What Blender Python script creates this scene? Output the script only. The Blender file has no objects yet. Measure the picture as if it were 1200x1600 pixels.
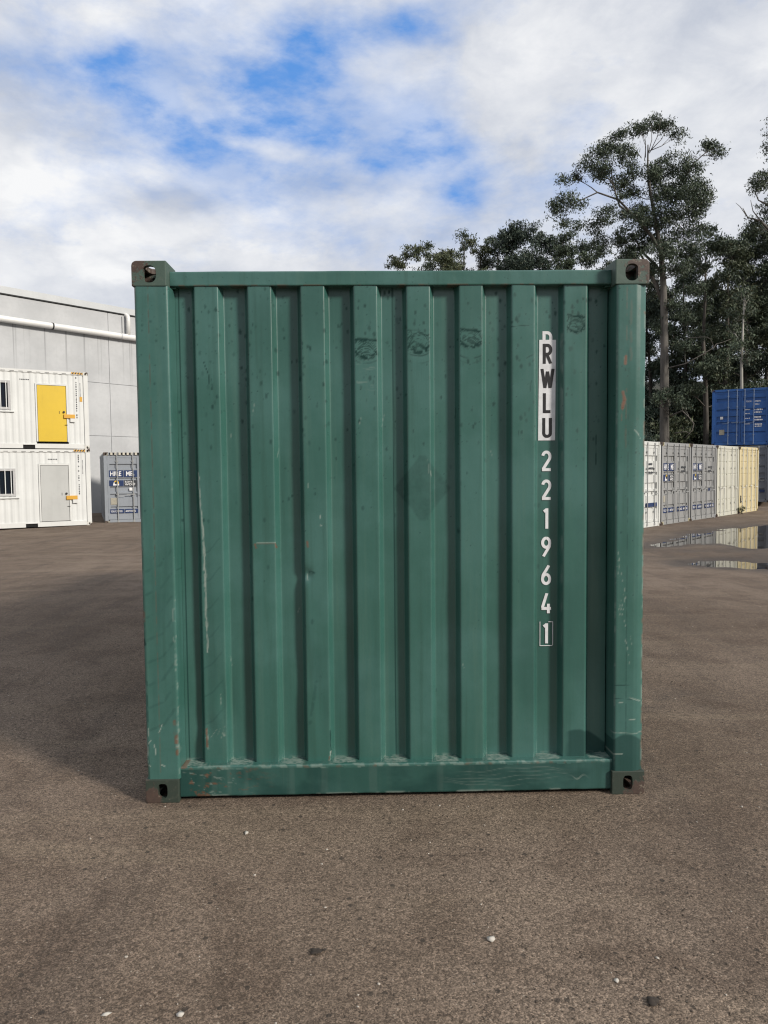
import bpy, bmesh, math, random
import numpy as np
from mathutils import Vector, Matrix

sc = bpy.context.scene
COL = sc.collection
R = math.radians

# ------------------------------------------------------------------ camera
cam_d = bpy.data.cameras.new("camera")
cam = bpy.data.objects.new("camera", cam_d); COL.objects.link(cam)
cam_d.sensor_fit = 'VERTICAL'; cam_d.sensor_height = 32.0; cam_d.sensor_width = 24.0
cam_d.lens = 1150.0 / 1600.0 * 32.0
cam_d.clip_start = 0.05; cam_d.clip_end = 6000
CR = Vector((0.99972916, -0.02119485, -0.00961121)); CU = Vector((0.01075193, 0.05438055, 0.99846239)); CF = Vector((0.0206396, 0.99829531, -0.05459371))
CPOS = Vector((-0.1223, -3.5124, 1.5965))
cam.matrix_world = Matrix(((CR.x, CU.x, -CF.x, CPOS.x), (CR.y, CU.y, -CF.y, CPOS.y), (CR.z, CU.z, -CF.z, CPOS.z), (0, 0, 0, 1)))
sc.camera = cam

# ------------------------------------------------------------------ light
SUN_EL = R(29); SUN_H = Vector((0.80, -0.60, 0)).normalized()      # towards the sun
sun_d = bpy.data.lights.new("sun", 'SUN'); sun_d.energy = 4.0; sun_d.angle = R(9.0); sun_d.color = (1.0, 0.93, 0.83)
sun = bpy.data.objects.new("sun", sun_d); COL.objects.link(sun)
sdir = Vector((SUN_H.x * math.cos(SUN_EL), SUN_H.y * math.cos(SUN_EL), math.sin(SUN_EL)))
sun.rotation_euler = sdir.to_track_quat('Z', 'Y').to_euler(); sun.location = (10, -10, 12)

vs = sc.view_settings
vs.view_transform = 'Standard'; vs.look = 'None'; vs.exposure = 0.0; vs.gamma = 1.0; vs.use_curve_mapping = False
sc.cycles.use_denoising = True
sc.cycles.max_bounces = 8
sc.cycles.filter_width = 1.2


# ------------------------------------------------------------------ node helpers
class NT:
    def __init__(s, tree): s.t = tree; s.L = tree.links
    def n(s, typ, props=None, **ins):
        nd = s.t.nodes.new(typ)
        for k, v in (props or {}).items(): setattr(nd, k, v)
        for k, v in ins.items():
            key = int(k[1:]) if k[0] == 'i' and k[1:].isdigit() else k.replace('_', ' ')
            s.set(nd.inputs[key], v)
        return nd
    def set(s, sock, v):
        if isinstance(v, bpy.types.NodeSocket): s.L.new(v, sock)
        elif isinstance(v, bpy.types.Node): s.L.new(v.outputs[0], sock)
        else: sock.default_value = v
    def m(s, op, a, b=0.0, c=0.0, clamp=False): return s.n('ShaderNodeMath', dict(operation=op, use_clamp=clamp), i0=a, i1=b, i2=c).outputs[0]
    def vm(s, op, a, b=(0, 0, 0)): return s.n('ShaderNodeVectorMath', dict(operation=op), i0=a, i1=b).outputs[0]
    def mix(s, f, a, b, blend='MIX'):
        nd = s.n('ShaderNodeMix', dict(data_type='RGBA', blend_type=blend)); s.set(nd.inputs[0], f); s.set(nd.inputs[6], a); s.set(nd.inputs[7], b)
        return nd.outputs[2]
    def noise(s, vec, scale, detail=4, rough=0.55, dist=0.0): return s.n('ShaderNodeTexNoise', None, Vector=vec, Scale=scale, Detail=detail, Roughness=rough, Distortion=dist).outputs[0]
    def ramp(s, f, lo, hi, smooth=True):
        return s.n('ShaderNodeMapRange', dict(interpolation_type='SMOOTHSTEP' if smooth else 'LINEAR', clamp=True), i0=f, i1=lo, i2=hi, i3=0.0, i4=1.0).outputs[0]
    def map(s, vec, scale=(1, 1, 1), loc=(0, 0, 0), rot=(0, 0, 0)): return s.n('ShaderNodeMapping', None, Vector=vec, Location=loc, Rotation=rot, Scale=scale).outputs[0]

def c4(c): return (c[0], c[1], c[2], 1.0)

def newmat(name):
    m = bpy.data.materials.new(name); m.use_nodes = True
    t = NT(m.node_tree); b = m.node_tree.nodes['Principled BSDF']
    return m, t, b

# ------------------------------------------------------------------ sky
world = bpy.data.worlds.new("World"); sc.world = world; world.use_nodes = True
def build_sky():
    T = NT(world.node_tree); N = world.node_tree.nodes
    bg = N['Background']; bg.inputs['Strength'].default_value = 0.12
    sky = T.n('ShaderNodeTexSky', dict(sky_type='NISHITA', sun_disc=False, sun_elevation=SUN_EL, sun_rotation=math.atan2(sdir.x, sdir.y), altitude=50, air_density=1.0, dust_density=0.6, ozone_density=2.2))
    d = T.n('ShaderNodeTexCoord').outputs['Generated']
    sep = T.n('ShaderNodeSeparateXYZ', None, Vector=d)
    X, Y, Z = sep.outputs
    # cloud layer: the direction cut by a flat layer overhead
    zc = T.m('ADD', T.m('MAXIMUM', Z, 0.0), 0.22)
    P = T.n('ShaderNodeCombineXYZ', None, X=T.m('DIVIDE', X, zc), Y=T.m('DIVIDE', Y, zc), Z=0.0).outputs[0]
    warp = T.n('ShaderNodeTexNoise', None, Vector=P, Scale=1.6, Detail=5.0, Roughness=0.6).outputs['Color']
    w2 = T.vm('SUBTRACT', warp, (0.5, 0.5, 0.5))
    d2 = T.vm('ADD', d, T.n('ShaderNodeVectorMath', dict(operation='SCALE'), i0=w2, Scale=0.10).outputs[0])
    s2 = T.n('ShaderNodeSeparateXYZ', None, Vector=d2); U, V, W = s2.outputs
    front = T.m('MAXIMUM', V, 0.05)
    gx = T.m('DIVIDE', U, front); gz = T.m('DIVIDE', W, front)
    def blob(px, py, rx, ry, deg, amp):
        cx = (px - 600) / 1150.0 + 0.021; cz = (735 - py) / 1150.0
        a = R(deg); ca, sa = math.cos(a), math.sin(a)
        du = T.m('SUBTRACT', gx, cx); dv = T.m('SUBTRACT', gz, cz)
        p = T.m('DIVIDE', T.m('ADD', T.m('MULTIPLY', du, ca), T.m('MULTIPLY', dv, sa)), rx / 1150.0)
        q = T.m('DIVIDE', T.m('SUBTRACT', T.m('MULTIPLY', dv, ca), T.m('MULTIPLY', du, sa)), ry / 1150.0)
        r2 = T.m('ADD', T.m('MULTIPLY', p, p), T.m('MULTIPLY', q, q))
        return T.m('MULTIPLY', T.m('EXPONENT', T.m('MULTIPLY', r2, -1.0)), amp)
    def total(items):
        acc = None
        for it in items:
            b = blob(*it); acc = b if acc is None else T.m('ADD', acc, b)
        return acc
    blue = total([(430, 185, 370, 140, -12, 1.22), (300, 215, 165, 55, -38, .85), (180, 120, 110, 28, 8, .7), (470, 130, 95, 50, 55, 1.0), (655, 225, 60, 75, -60, 1.1), (660, 55, 130, 50, 15, 1.0),
                  (735, 300, 45, 32, -30, .9), (560, 170, 80, 60, 0, .45), (985, 2, 70, 14, 0, .6), (890, 225, 60, 40, 20, .35), (60, 110, 70, 30, 0, .45), (545, 290, 60, 26, 0, .35)])
    wh = total([(400, 225, 90, 14, -12, .75), (300, 155, 35, 10, -40, .4), (560, 130, 40, 50, 60, .35), (770, 160, 70, 120, 30, .5)])
    fr = T.ramp(V, 0.15, 0.4)
    blue = T.m('MULTIPLY', T.m('SUBTRACT', blue, wh), fr)
    Q = T.map(d, (1, 1, 1.7))
    n1 = T.noise(Q, 4.2, 9, 0.60, 0.5); n2 = T.noise(T.map(Q, (1.0, 1.0, 1.0), (3, 1, 0), (0, R(38), 0)), 8.5, 9, 0.60, 0.15)
    n5 = T.noise(T.map(d, (2.2, 1.0, 7.0), (2, 5, 0), (0, R(28), 0)), 3.2, 8, 0.62, 0.6)
    n6 = T.noise(T.map(Q, (1, 1, 1.2), (9, 2, 4)), 24.0, 6, 0.62, 0.0)
    fb = T.m('ADD', T.m('ADD', T.m('MULTIPLY', n1, 0.40), T.m('MULTIPLY', n6, 0.16)), T.m('ADD', T.m('MULTIPLY', n2, 0.36), T.m('MULTIPLY', n5, 0.08)))
    k = T.m('ADD', blue, T.m('MULTIPLY', T.m('SUBTRACT', fb, 0.5), 4.8))
    veil = T.ramp(T.noise(T.map(d, (1.0, 1.0, 2.4), (4, 6, 1), (0, R(-32), 0)), 7.0, 8, 0.58, 0.0), .36, .62)
    hole = T.m('MULTIPLY', T.ramp(k, 0.08, 1.40, False), T.m('ADD', T.m('MULTIPLY', veil, .48), .50))
    # cloud brightness: lit heaps and shaded undersides
    n3 = T.noise(T.map(Q, (1, 1, 1), (7, 3, 0)), 3.0, 7, 0.56, 0.4); n4 = T.noise(T.map(Q, (1, 1, 1.3), (1, 8, 0)), 8.5, 8, 0.62, 0.5)
    wq = T.vm('ADD', Q, T.n('ShaderNodeVectorMath', dict(operation='SCALE'), i0=T.vm('SUBTRACT', T.n('ShaderNodeTexNoise', None, Vector=Q, Scale=9.0, Detail=6.0, Roughness=0.62).outputs['Color'], (0.5, 0.5, 0.5)), Scale=0.16).outputs[0])
    def puff(sc_, sm): return T.n('ShaderNodeTexVoronoi', dict(feature='F1'), Vector=wq, Scale=sc_).outputs['Distance']
    heaps = T.m('SUBTRACT', 1.0, T.m('ADD', T.m('MULTIPLY', puff(6.0, .6), .70), T.m('MULTIPLY', puff(15.0, .5), .38)))
    shade = T.m('ADD', T.m('MULTIPLY', n3, 0.40), T.m('ADD', T.m('MULTIPLY', n4, 0.30), T.m('MULTIPLY', heaps, 0.30)))
    dark = total([(290, 322, 85, 26, 0, .80), (500, 290, 60, 26, 0, .35), (120, 210, 150, 45, -10, .22), (850, 60, 260, 60, 0, .15), (1060, 330, 200, 90, 0, .15), (250, 40, 250, 50, 0, .12)])
    lite = total([(60, 300, 150, 50, 0, .45), (430, 345, 130, 30, 0, .32), (200, 275, 90, 25, 0, .25), (200, 440, 60, 14, 0, .4), (720, 170, 90, 90, 0, .25), (60, 400, 160, 60, 0, .2)])
    s = T.m('ADD', T.m('SUBTRACT', T.m('MULTIPLY', T.m('SUBTRACT', shade, 0.49), 3.4), T.m('MULTIPLY', dark, fr)), T.m('ADD', T.m('MULTIPLY', lite, fr), 0.50), clamp=True)
    ccol = T.mix(s, (4.6, 4.95, 5.7, 1), (7.8, 7.85, 7.95, 1))
    skyc = T.mix(0.82, sky.outputs[0], (0.80, 2.70, 6.9, 1))
    skyc = T.mix(T.ramp(Z, 0.5, 0.1), skyc, (1.2, 2.9, 6.5, 1))
    col = T.mix(hole, ccol, skyc)
    # unseen sky behind the camera dimmed, most near the horizon, to cut front fill
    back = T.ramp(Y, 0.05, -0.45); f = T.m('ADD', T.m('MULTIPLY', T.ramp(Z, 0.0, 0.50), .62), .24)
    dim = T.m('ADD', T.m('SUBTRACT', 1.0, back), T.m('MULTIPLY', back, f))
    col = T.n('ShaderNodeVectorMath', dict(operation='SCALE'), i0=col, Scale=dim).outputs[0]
    # below the horizon only ground is seen; keep it dull
    col = T.mix(T.ramp(Z, -0.02, 0.0), (1.2, 1.1, 1.0, 1), col)
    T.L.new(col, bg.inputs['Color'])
build_sky()


# ------------------------------------------------------------------ mesh helpers
def link(o, parent=None):
    COL.objects.link(o)
    if parent is not None: o.parent = parent
    return o
def empty(name, loc=(0, 0, 0), rz=0.0, label=None, cat=None, group=None):
    o = bpy.data.objects.new(name, None); COL.objects.link(o); o.location = loc; o.rotation_euler = (0, 0, rz); o.empty_display_size = .3
    tag(o, label, cat, group); return o
def tag(o, label=None, cat=None, group=None, kind=None):
    if label: o['label'] = label
    if cat: o['category'] = cat
    if group: o['group'] = group
    if kind: o['kind'] = kind
    return o

class MB:
    def __init__(s): s.v = []; s.f = []; s.mi = []
    def add(s, vs_, fs_, mi=0):
        b = len(s.v); s.v += [tuple(p) for p in vs_]; s.f += [tuple(b + i for i in f) for f in fs_]; s.mi += [mi] * len(fs_)
    def box(s, x0, x1, y0, y1, z0, z1, mi=0):
        s.add([(x0, y0, z0), (x1, y0, z0), (x1, y1, z0), (x0, y1, z0), (x0, y0, z1), (x1, y0, z1), (x1, y1, z1), (x0, y1, z1)],
              [(0, 3, 2, 1), (4, 5, 6, 7), (0, 1, 5, 4), (1, 2, 6, 5), (2, 3, 7, 6), (3, 0, 4, 7)], mi); return s
    def tube(s, pts, rad, n=8, mi=0, cap=True):
        pts = [Vector(p) for p in pts]; rs = rad if isinstance(rad, (list, tuple)) else [rad] * len(pts)
        rings = []; prev = None
        for i, p in enumerate(pts):
            d = (pts[min(i + 1, len(pts) - 1)] - pts[max(i - 1, 0)]).normalized()
            a = prev if prev is not None else (Vector((0, 0, 1)) if abs(d.z) < .9 else Vector((1, 0, 0)))
            a = (a - d * a.dot(d)).normalized(); prev = a; b = d.cross(a)
            rings.append([p + (a * math.cos(2 * math.pi * k / n) + b * math.sin(2 * math.pi * k / n)) * rs[i] for k in range(n)])
        vv = [q for r in rings for q in r]; ff = []
        for i in range(len(pts) - 1):
            for k in range(n):
                ff.append((i * n + k, i * n + (k + 1) % n, (i + 1) * n + (k + 1) % n, (i + 1) * n + k))
        if cap: ff.append(tuple(range(n - 1, -1, -1))); ff.append(tuple((len(pts) - 1) * n + k for k in range(n)))
        s.add(vv, ff, mi); return s
    def sheet(s, prof, lo, hi, fn, mi=0, n=1):
        """strip: profile points (a, b) swept from lo to hi; fn(a, b, t) gives the vertex"""
        ts = [lo + (hi - lo) * i / n for i in range(n + 1)]; k = len(prof)
        s.add([fn(a, b, t) for t in ts for (a, b) in prof], [(j * k + i, j * k + i + 1, (j + 1) * k + i + 1, (j + 1) * k + i) for j in range(n) for i in range(k - 1)], mi); return s
    def prism(s, poly, y0, y1, fn, mi=0):
        k = len(poly)
        s.add([fn(a, b, y0) for a, b in poly] + [fn(a, b, y1) for a, b in poly],
              [tuple(range(k)), tuple(range(2 * k - 1, k - 1, -1))] + [(i, i + k, (i + 1) % k + k, (i + 1) % k) for i in range(k)], mi); return s
    def build(s, name, mats, parent=None, bevel=0.0, smooth=False, loc=None):
        me = bpy.data.meshes.new(name); me.from_pydata(s.v, [], s.f); 
        for m in (mats if isinstance(mats, (list, tuple)) else [mats]): me.materials.append(m)
        if any(s.mi): me.polygons.foreach_set('material_index', s.mi)
        if smooth: me.polygons.foreach_set('use_smooth', [True] * len(me.polygons))
        bm = bmesh.new(); bm.from_mesh(me); bmesh.ops.recalc_face_normals(bm, faces=bm.faces); bm.to_mesh(me); bm.free()
        me.update()
        o = bpy.data.objects.new(name, me); link(o, parent)
        if loc is not None: o.location = loc
        if bevel > 0:
            b = o.modifiers.new('bevel', 'BEVEL'); b.width = bevel; b.segments = 2; b.limit_method = 'ANGLE'; b.angle_limit = R(40)
        return o

def np_mesh(name, V, F, mats, parent=None, smooth=False, attrs=None):
    """V (n,3), F (m,k) arrays"""
    me = bpy.data.meshes.new(name); k = F.shape[1]
    me.vertices.add(len(V)); me.vertices.foreach_set('co', np.ascontiguousarray(V, np.float32).ravel())
    me.loops.add(F.size); me.loops.foreach_set('vertex_index', F.astype(np.int32).ravel())
    me.polygons.add(len(F)); me.polygons.foreach_set('loop_start', np.arange(0, F.size, k, dtype=np.int32))
    try: me.polygons.foreach_set('loop_total', np.full(len(F), k, np.int32))
    except Exception: pass
    if smooth: me.polygons.foreach_set('use_smooth', np.ones(len(F), bool))
    for nm, (dom, dat) in (attrs or {}).items():
        a = me.attributes.new(nm, 'FLOAT_COLOR', dom); a.data.foreach_set('color', np.ascontiguousarray(dat, np.float32).ravel())
    for m in (mats if isinstance(mats, (list, tuple)) else [mats]): me.materials.append(m)
    me.update(calc_edges=True); me.validate()
    o = bpy.data.objects.new(name, me); link(o, parent); return o

_tab = np.random.RandomState(7).rand(512, 512)
def vnoise(x, y, seed=0):
    x = np.asarray(x, float) + seed * 37.13; y = np.asarray(y, float) + seed * 91.7
    xi = np.floor(x).astype(int); yi = np.floor(y).astype(int); fx = x - xi; fy = y - yi
    fx = fx * fx * (3 - 2 * fx); fy = fy * fy * (3 - 2 * fy)
    g = lambda a, b: _tab[a % 512, b % 512]
    return (g(xi, yi) * (1 - fx) + g(xi + 1, yi) * fx) * (1 - fy) + (g(xi, yi + 1) * (1 - fx) + g(xi + 1, yi + 1) * fx) * fy
def fbm(x, y, oct=4, seed=0):
    s = 0; a = .5; t = 0
    for i in range(oct): s = s + a * vnoise(x * 2 ** i, y * 2 ** i, seed + i); t += a; a *= .55
    return s / t
def sstep(x, a, b):
    t = np.clip((x - a) / (b - a), 0, 1); return t * t * (3 - 2 * t)
def segdist(x, z, pts):
    d = np.full(np.shape(x), 9e9)
    for (ax, az), (bx, bz) in zip(pts[:-1], pts[1:]):
        ux, uz = bx - ax, bz - az; t = np.clip(((x - ax) * ux + (z - az) * uz) / (ux * ux + uz * uz + 1e-12), 0, 1)
        d = np.minimum(d, np.hypot(x - ax - t * ux, z - az - t * uz))
    return d


# ------------------------------------------------------------------ materials
def mat_green():
    m, T, b = newmat("green_container_paint")
    P = T.n('ShaderNodeTexCoord').outputs['Object']
    at = T.n('ShaderNodeAttribute', dict(attribute_name='wear'))
    s = T.n('ShaderNodeSeparateColor', None, Color=at.outputs['Color'])
    geo = T.n('ShaderNodeNewGeometry')
    big = T.noise(P, 1.7, 5, .6); streak = T.noise(T.map(P, (22, 22, .9)), 1.0, 4, .6); fine = T.noise(P, 90, 3, .6)
    col = T.mix(T.ramp(big, .38, .62), c4((.034, .112, .092)), c4((.050, .138, .121)))
    col = T.mix(T.m('MULTIPLY', T.ramp(streak, .5, .75), .42), col, c4((.072, .155, .125)))
    col = T.mix(T.m('MULTIPLY', T.ramp(streak, .48, .25), .46), col, c4((.023, .076, .058)))
    col = T.mix(T.m('MULTIPLY', T.ramp(fine, .45, .8), .15), col, c4((.02, .065, .05)))
    # chipped arrises
    edge = T.m('MULTIPLY', T.ramp(geo.outputs['Pointiness'], .54, .62), T.ramp(T.noise(P, 14, 5, .7), .52, .66))
    col = T.mix(T.m('MULTIPLY', edge, .55), col, c4((.16, .22, .19)))
    col = T.mix(T.m('MULTIPLY', s.outputs['Red'], .93), col, c4((.006, .031, .028)))
    pale = T.mix(fine, c4((.22, .29, .25)), c4((.46, .49, .44)))
    col = T.mix(T.m('MULTIPLY', s.outputs['Green'], .72), col, pale)
    rust = T.mix(T.noise(P, 60, 4, .7), c4((.055, .028, .018)), c4((.19, .075, .03)))
    col = T.mix(s.outputs['Blue'], col, rust)
    T.L.new(col, b.inputs['Base Color'])
    rg = T.m('ADD', T.m('ADD', T.m('MULTIPLY', big, .12), .24), T.m('MULTIPLY', T.m('ADD', s.outputs['Red'], T.m('ADD', s.outputs['Green'], s.outputs['Blue'])), .3), clamp=True)
    T.L.new(rg, b.inputs['Roughness'])
    h = T.m('ADD', T.m('MULTIPLY', fine, .05), T.m('ADD', T.m('MULTIPLY', T.noise(P, 6, 3, .5), 1.2), T.m('MULTIPLY', s.outputs['Blue'], .12)))
    T.L.new(T.m('MULTIPLY', T.m('SUBTRACT', 1.0, T.m('MULTIPLY', s.outputs['Red'], .8)), .80), b.inputs['Specular IOR Level'])
    bp = T.n('ShaderNodeBump', None, Height=h, Strength=.35, Distance=.004); T.L.new(bp.outputs[0], b.inputs['Normal'])
    return m

def mat_paint(name, col, rough=.5, rust=.25, dirt=.35, seed=0.0, streaks=.4, metallic=0.0):
    m, T, b = newmat(name)
    P = T.map(T.n('ShaderNodeTexCoord').outputs['Object'], (1, 1, 1), (seed, seed * .7, 0))
    big = T.noise(P, 1.3, 5, .6); st = T.noise(T.map(P, (9, 9, .8)), 1.0, 5, .65); sp = T.noise(P, 7, 6, .7)
    c = T.mix(T.ramp(big, .3, .7), c4([x * .92 for x in col]), c4(col))
    c = T.mix(T.m('MULTIPLY', T.ramp(st, .5, .75), streaks * .6), c, c4([x * .55 + .01 for x in col]))
    if dirt: c = T.mix(T.m('MULTIPLY', T.ramp(sp, .55, .75), dirt), c, c4([x * .5 + .02 for x in col]))
    if rust: c = T.mix(T.m('MULTIPLY', T.ramp(T.noise(P, 4.3, 8, .75), .62, .72), rust), c, c4((.16, .075, .035)))
    T.L.new(c, b.inputs['Base Color']); b.inputs['Roughness'].default_value = rough; b.inputs['Metallic'].default_value = metallic
    bp = T.n('ShaderNodeBump', None, Height=T.noise(P, 5, 3, .5), Strength=.2, Distance=.006); T.L.new(bp.outputs[0], b.inputs['Normal'])
    return m

def mat_casting(name, paint, rustamt):
    m, T, b = newmat(name)
    P = T.n('ShaderNodeTexCoord').outputs['Object']; oi = T.n('ShaderNodeObjectInfo').outputs['Random']
    off = T.n('ShaderNodeCombineXYZ', None, X=T.m('MULTIPLY', oi, 9.0), Y=T.m('MULTIPLY', oi, 5.0), Z=0.0).outputs[0]
    Q = T.vm('ADD', P, off)
    sep = T.n('ShaderNodeSeparateXYZ', None, Vector=P)
    n = T.noise(Q, 13, 8, .72, .5)
    outer = T.ramp(T.m('ADD', T.m('MULTIPLY', sep.outputs[0], -1.0), T.m('MULTIPLY', sep.outputs[2], -.9)), -.24, -.02)   # the outer, exposed corner rusts first
    k = T.ramp(T.m('ADD', n, T.m('MULTIPLY', outer, .36)), .70 - rustamt, .77 - rustamt)
    r = T.mix(T.noise(Q, 55, 5, .7), c4((.030, .022, .020)), c4((.105, .068, .052)))
    c = T.mix(k, T.mix(T.noise(Q, 5, 4), c4(paint), c4([x * .75 for x in paint])), r)
    chip = T.m('MULTIPLY', T.ramp(T.noise(Q, 30, 5, .7), .56, .64), T.m('ADD', T.ramp(k, .0, .5), .12))
    c = T.mix(T.m('MULTIPLY', chip, .6), c, c4((.25, .22, .17)))
    T.L.new(c, b.inputs['Base Color']); b.inputs['Roughness'].default_value = .62
    bp = T.n('ShaderNodeBump', None, Height=T.m('ADD', n, T.m('MULTIPLY', k, .4)), Strength=.4, Distance=.004); T.L.new(bp.outputs[0], b.inputs['Normal'])
    return m

def mat_flat(name, col, rough=.6, metallic=0.0):
    m, T, b = newmat(name)
    P = T.n('ShaderNodeTexCoord').outputs['Object']
    c = T.mix(T.ramp(T.noise(P, 18, 5, .65), .35, .75), c4(col), c4([x * .8 + .004 for x in col]))
    T.L.new(c, b.inputs['Base Color']); b.inputs['Roughness'].default_value = rough; b.inputs['Metallic'].default_value = metallic
    return m

M = {}
M['green'] = mat_green()
M['green_far'] = mat_paint("green_side_paint", (.030, .094, .070), .35, .15, .3)
M['cast_green'] = mat_casting("rusty_green_casting", (.066, .108, .088), -.012)
M['cast_green_low'] = mat_casting("muddy_green_casting", (.034, .050, .038), -.05)
M['decal'] = mat_flat("white_decal_vinyl", (.74, .75, .77), .42)
M['black'] = mat_flat("black_lettering", (.012, .012, .014), .5)
M['dark'] = mat_flat("dark_rubber_gasket", (.016, .017, .018), .7)
M['void'] = mat_flat("dark_gap_fill", (.008, .008, .008), .9)
M['galv'] = mat_paint("galvanised_steel", (.40, .41, .41), .42, .12, .25, 2.0, .3, .35)
M['white_bar'] = mat_paint("pale_bar_paint", (.62, .62, .58), .5, .2, .3, 5.0)


# ------------------------------------------------------------------ stroke lettering (stencil numerals of the container code)
def arc(cx, cy, rx, ry, a0, a1, n=14): return [(cx + rx * math.cos(R(a0 + (a1 - a0) * i / n)), cy + ry * math.sin(R(a0 + (a1 - a0) * i / n))) for i in range(n + 1)]
GL = {   # unit height; centre lines of strokes
    'R': [[(.075, 0), (.075, 1)], [(.075, .925)] + arc(.24, .70, .19, .225, 90, -90) + [(.075, .475)], [(.22, .47), (.43, 0)]],
    'W': [[(.05, 1), (.20, .04)], [(.20, .04), (.335, .86)], [(.335, .86), (.47, .04)], [(.47, .04), (.62, 1)]],
    'L': [[(.075, 0), (.075, 1)], [(.075, .07), (.41, .07)]],
    'U': [[(.075, 1)] + arc(.25, .235, .175, .165, 180, 360) + [(.425, 1)]],
    'D': [[(.075, 0), (.075, 1)], [(.075, .925)] + arc(.22, .70, .19, .225, 90, 0) + arc(.22, .30, .19, .225, 0, -90) + [(.075, .075)]],
    '2': [arc(.25, .715, .18, .215, 170, -20) + [(.41, .60), (.085, .10)], [(.03, .07), (.47, .07)]],
    '1': [[(.28, 0), (.28, 1)], [(.28, .95), (.13, .84)]],
    '9': [arc(.25, .70, .18, .225, 90, 450, 26), [(.428, .66), (.40, .50), (.11, 0.02)]],
    '6': [arc(.25, .30, .18, .225, 90, 450, 26), [(.072, .34), (.10, .50), (.39, .98)]],
    '4': [[(.29, 1), (.06, .27)], [(.02, .24), (.50, .24)], [(.37, .47), (.37, 0)]],
}
def glyph(ch, x, z, h, y, mat, parent, name='lettering', wscale=1.0, t=.15, clip=None):
    """a letter whose lower left corner is (x, z); each stroke a thin raised ribbon"""
    mb = MB()
    for k, st in enumerate(GL[ch]):
        pts = [Vector((p[0] * wscale, p[1])) for p in st]
        if clip is not None: pts = [Vector((p.x, max(p.y, clip))) for p in pts]
        L_, Rr = [], []
        for i, p in enumerate(pts):
            if i == 0: d = (pts[1] - pts[0]); 
            elif i == len(pts) - 1: d = pts[-1] - pts[-2]
            else: d = (pts[i + 1] - pts[i]).normalized() + (pts[i] - pts[i - 1]).normalized()
            if d.length < 1e-6: d = Vector((1, 0))
            d.normalize(); nrm = Vector((-d.y, d.x)) * (t / 2)
            if 0 < i < len(pts) - 1:
                c = max(.5, abs((pts[i + 1] - pts[i]).normalized().dot(d))); nrm /= c
            L_.append(p + nrm); Rr.append(p - nrm)
        yy = y - .0003 * (k + 1)
        lo = 0.0 if clip is None else clip
        vv = [(x + p.x * h, yy, z + min(max(p.y, lo), 1.0) * h) for p in L_] + [(x + p.x * h, yy, z + min(max(p.y, lo), 1.0) * h) for p in Rr]
        n = len(pts); mb.add(vv, [(i, i + 1, n + i + 1, n + i) for i in range(n - 1)])
    return mb.build(name, mat, parent)

def text_mesh(body, size, mat, parent, loc, name='sign_lettering', wscale=1.0, rot=(R(90), 0, 0), bold=.012, align='LEFT', spacing=1.0):
    cu = bpy.data.curves.new('t', 'FONT'); cu.body = body; cu.size = size; cu.offset = bold * size; cu.align_x = align; cu.space_character = spacing; cu.resolution_u = 3
    o = bpy.data.objects.new('t', cu); COL.objects.link(o)
    dg = bpy.context.evaluated_depsgraph_get(); me = bpy.data.meshes.new_from_object(o.evaluated_get(dg)); bpy.data.objects.remove(o)
    me.materials.clear(); me.materials.append(mat); me.name = name
    r = bpy.data.objects.new(name, me); link(r, parent); r.location = loc; r.rotation_euler = rot; r.scale = (wscale, 1, 1); return r


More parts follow.
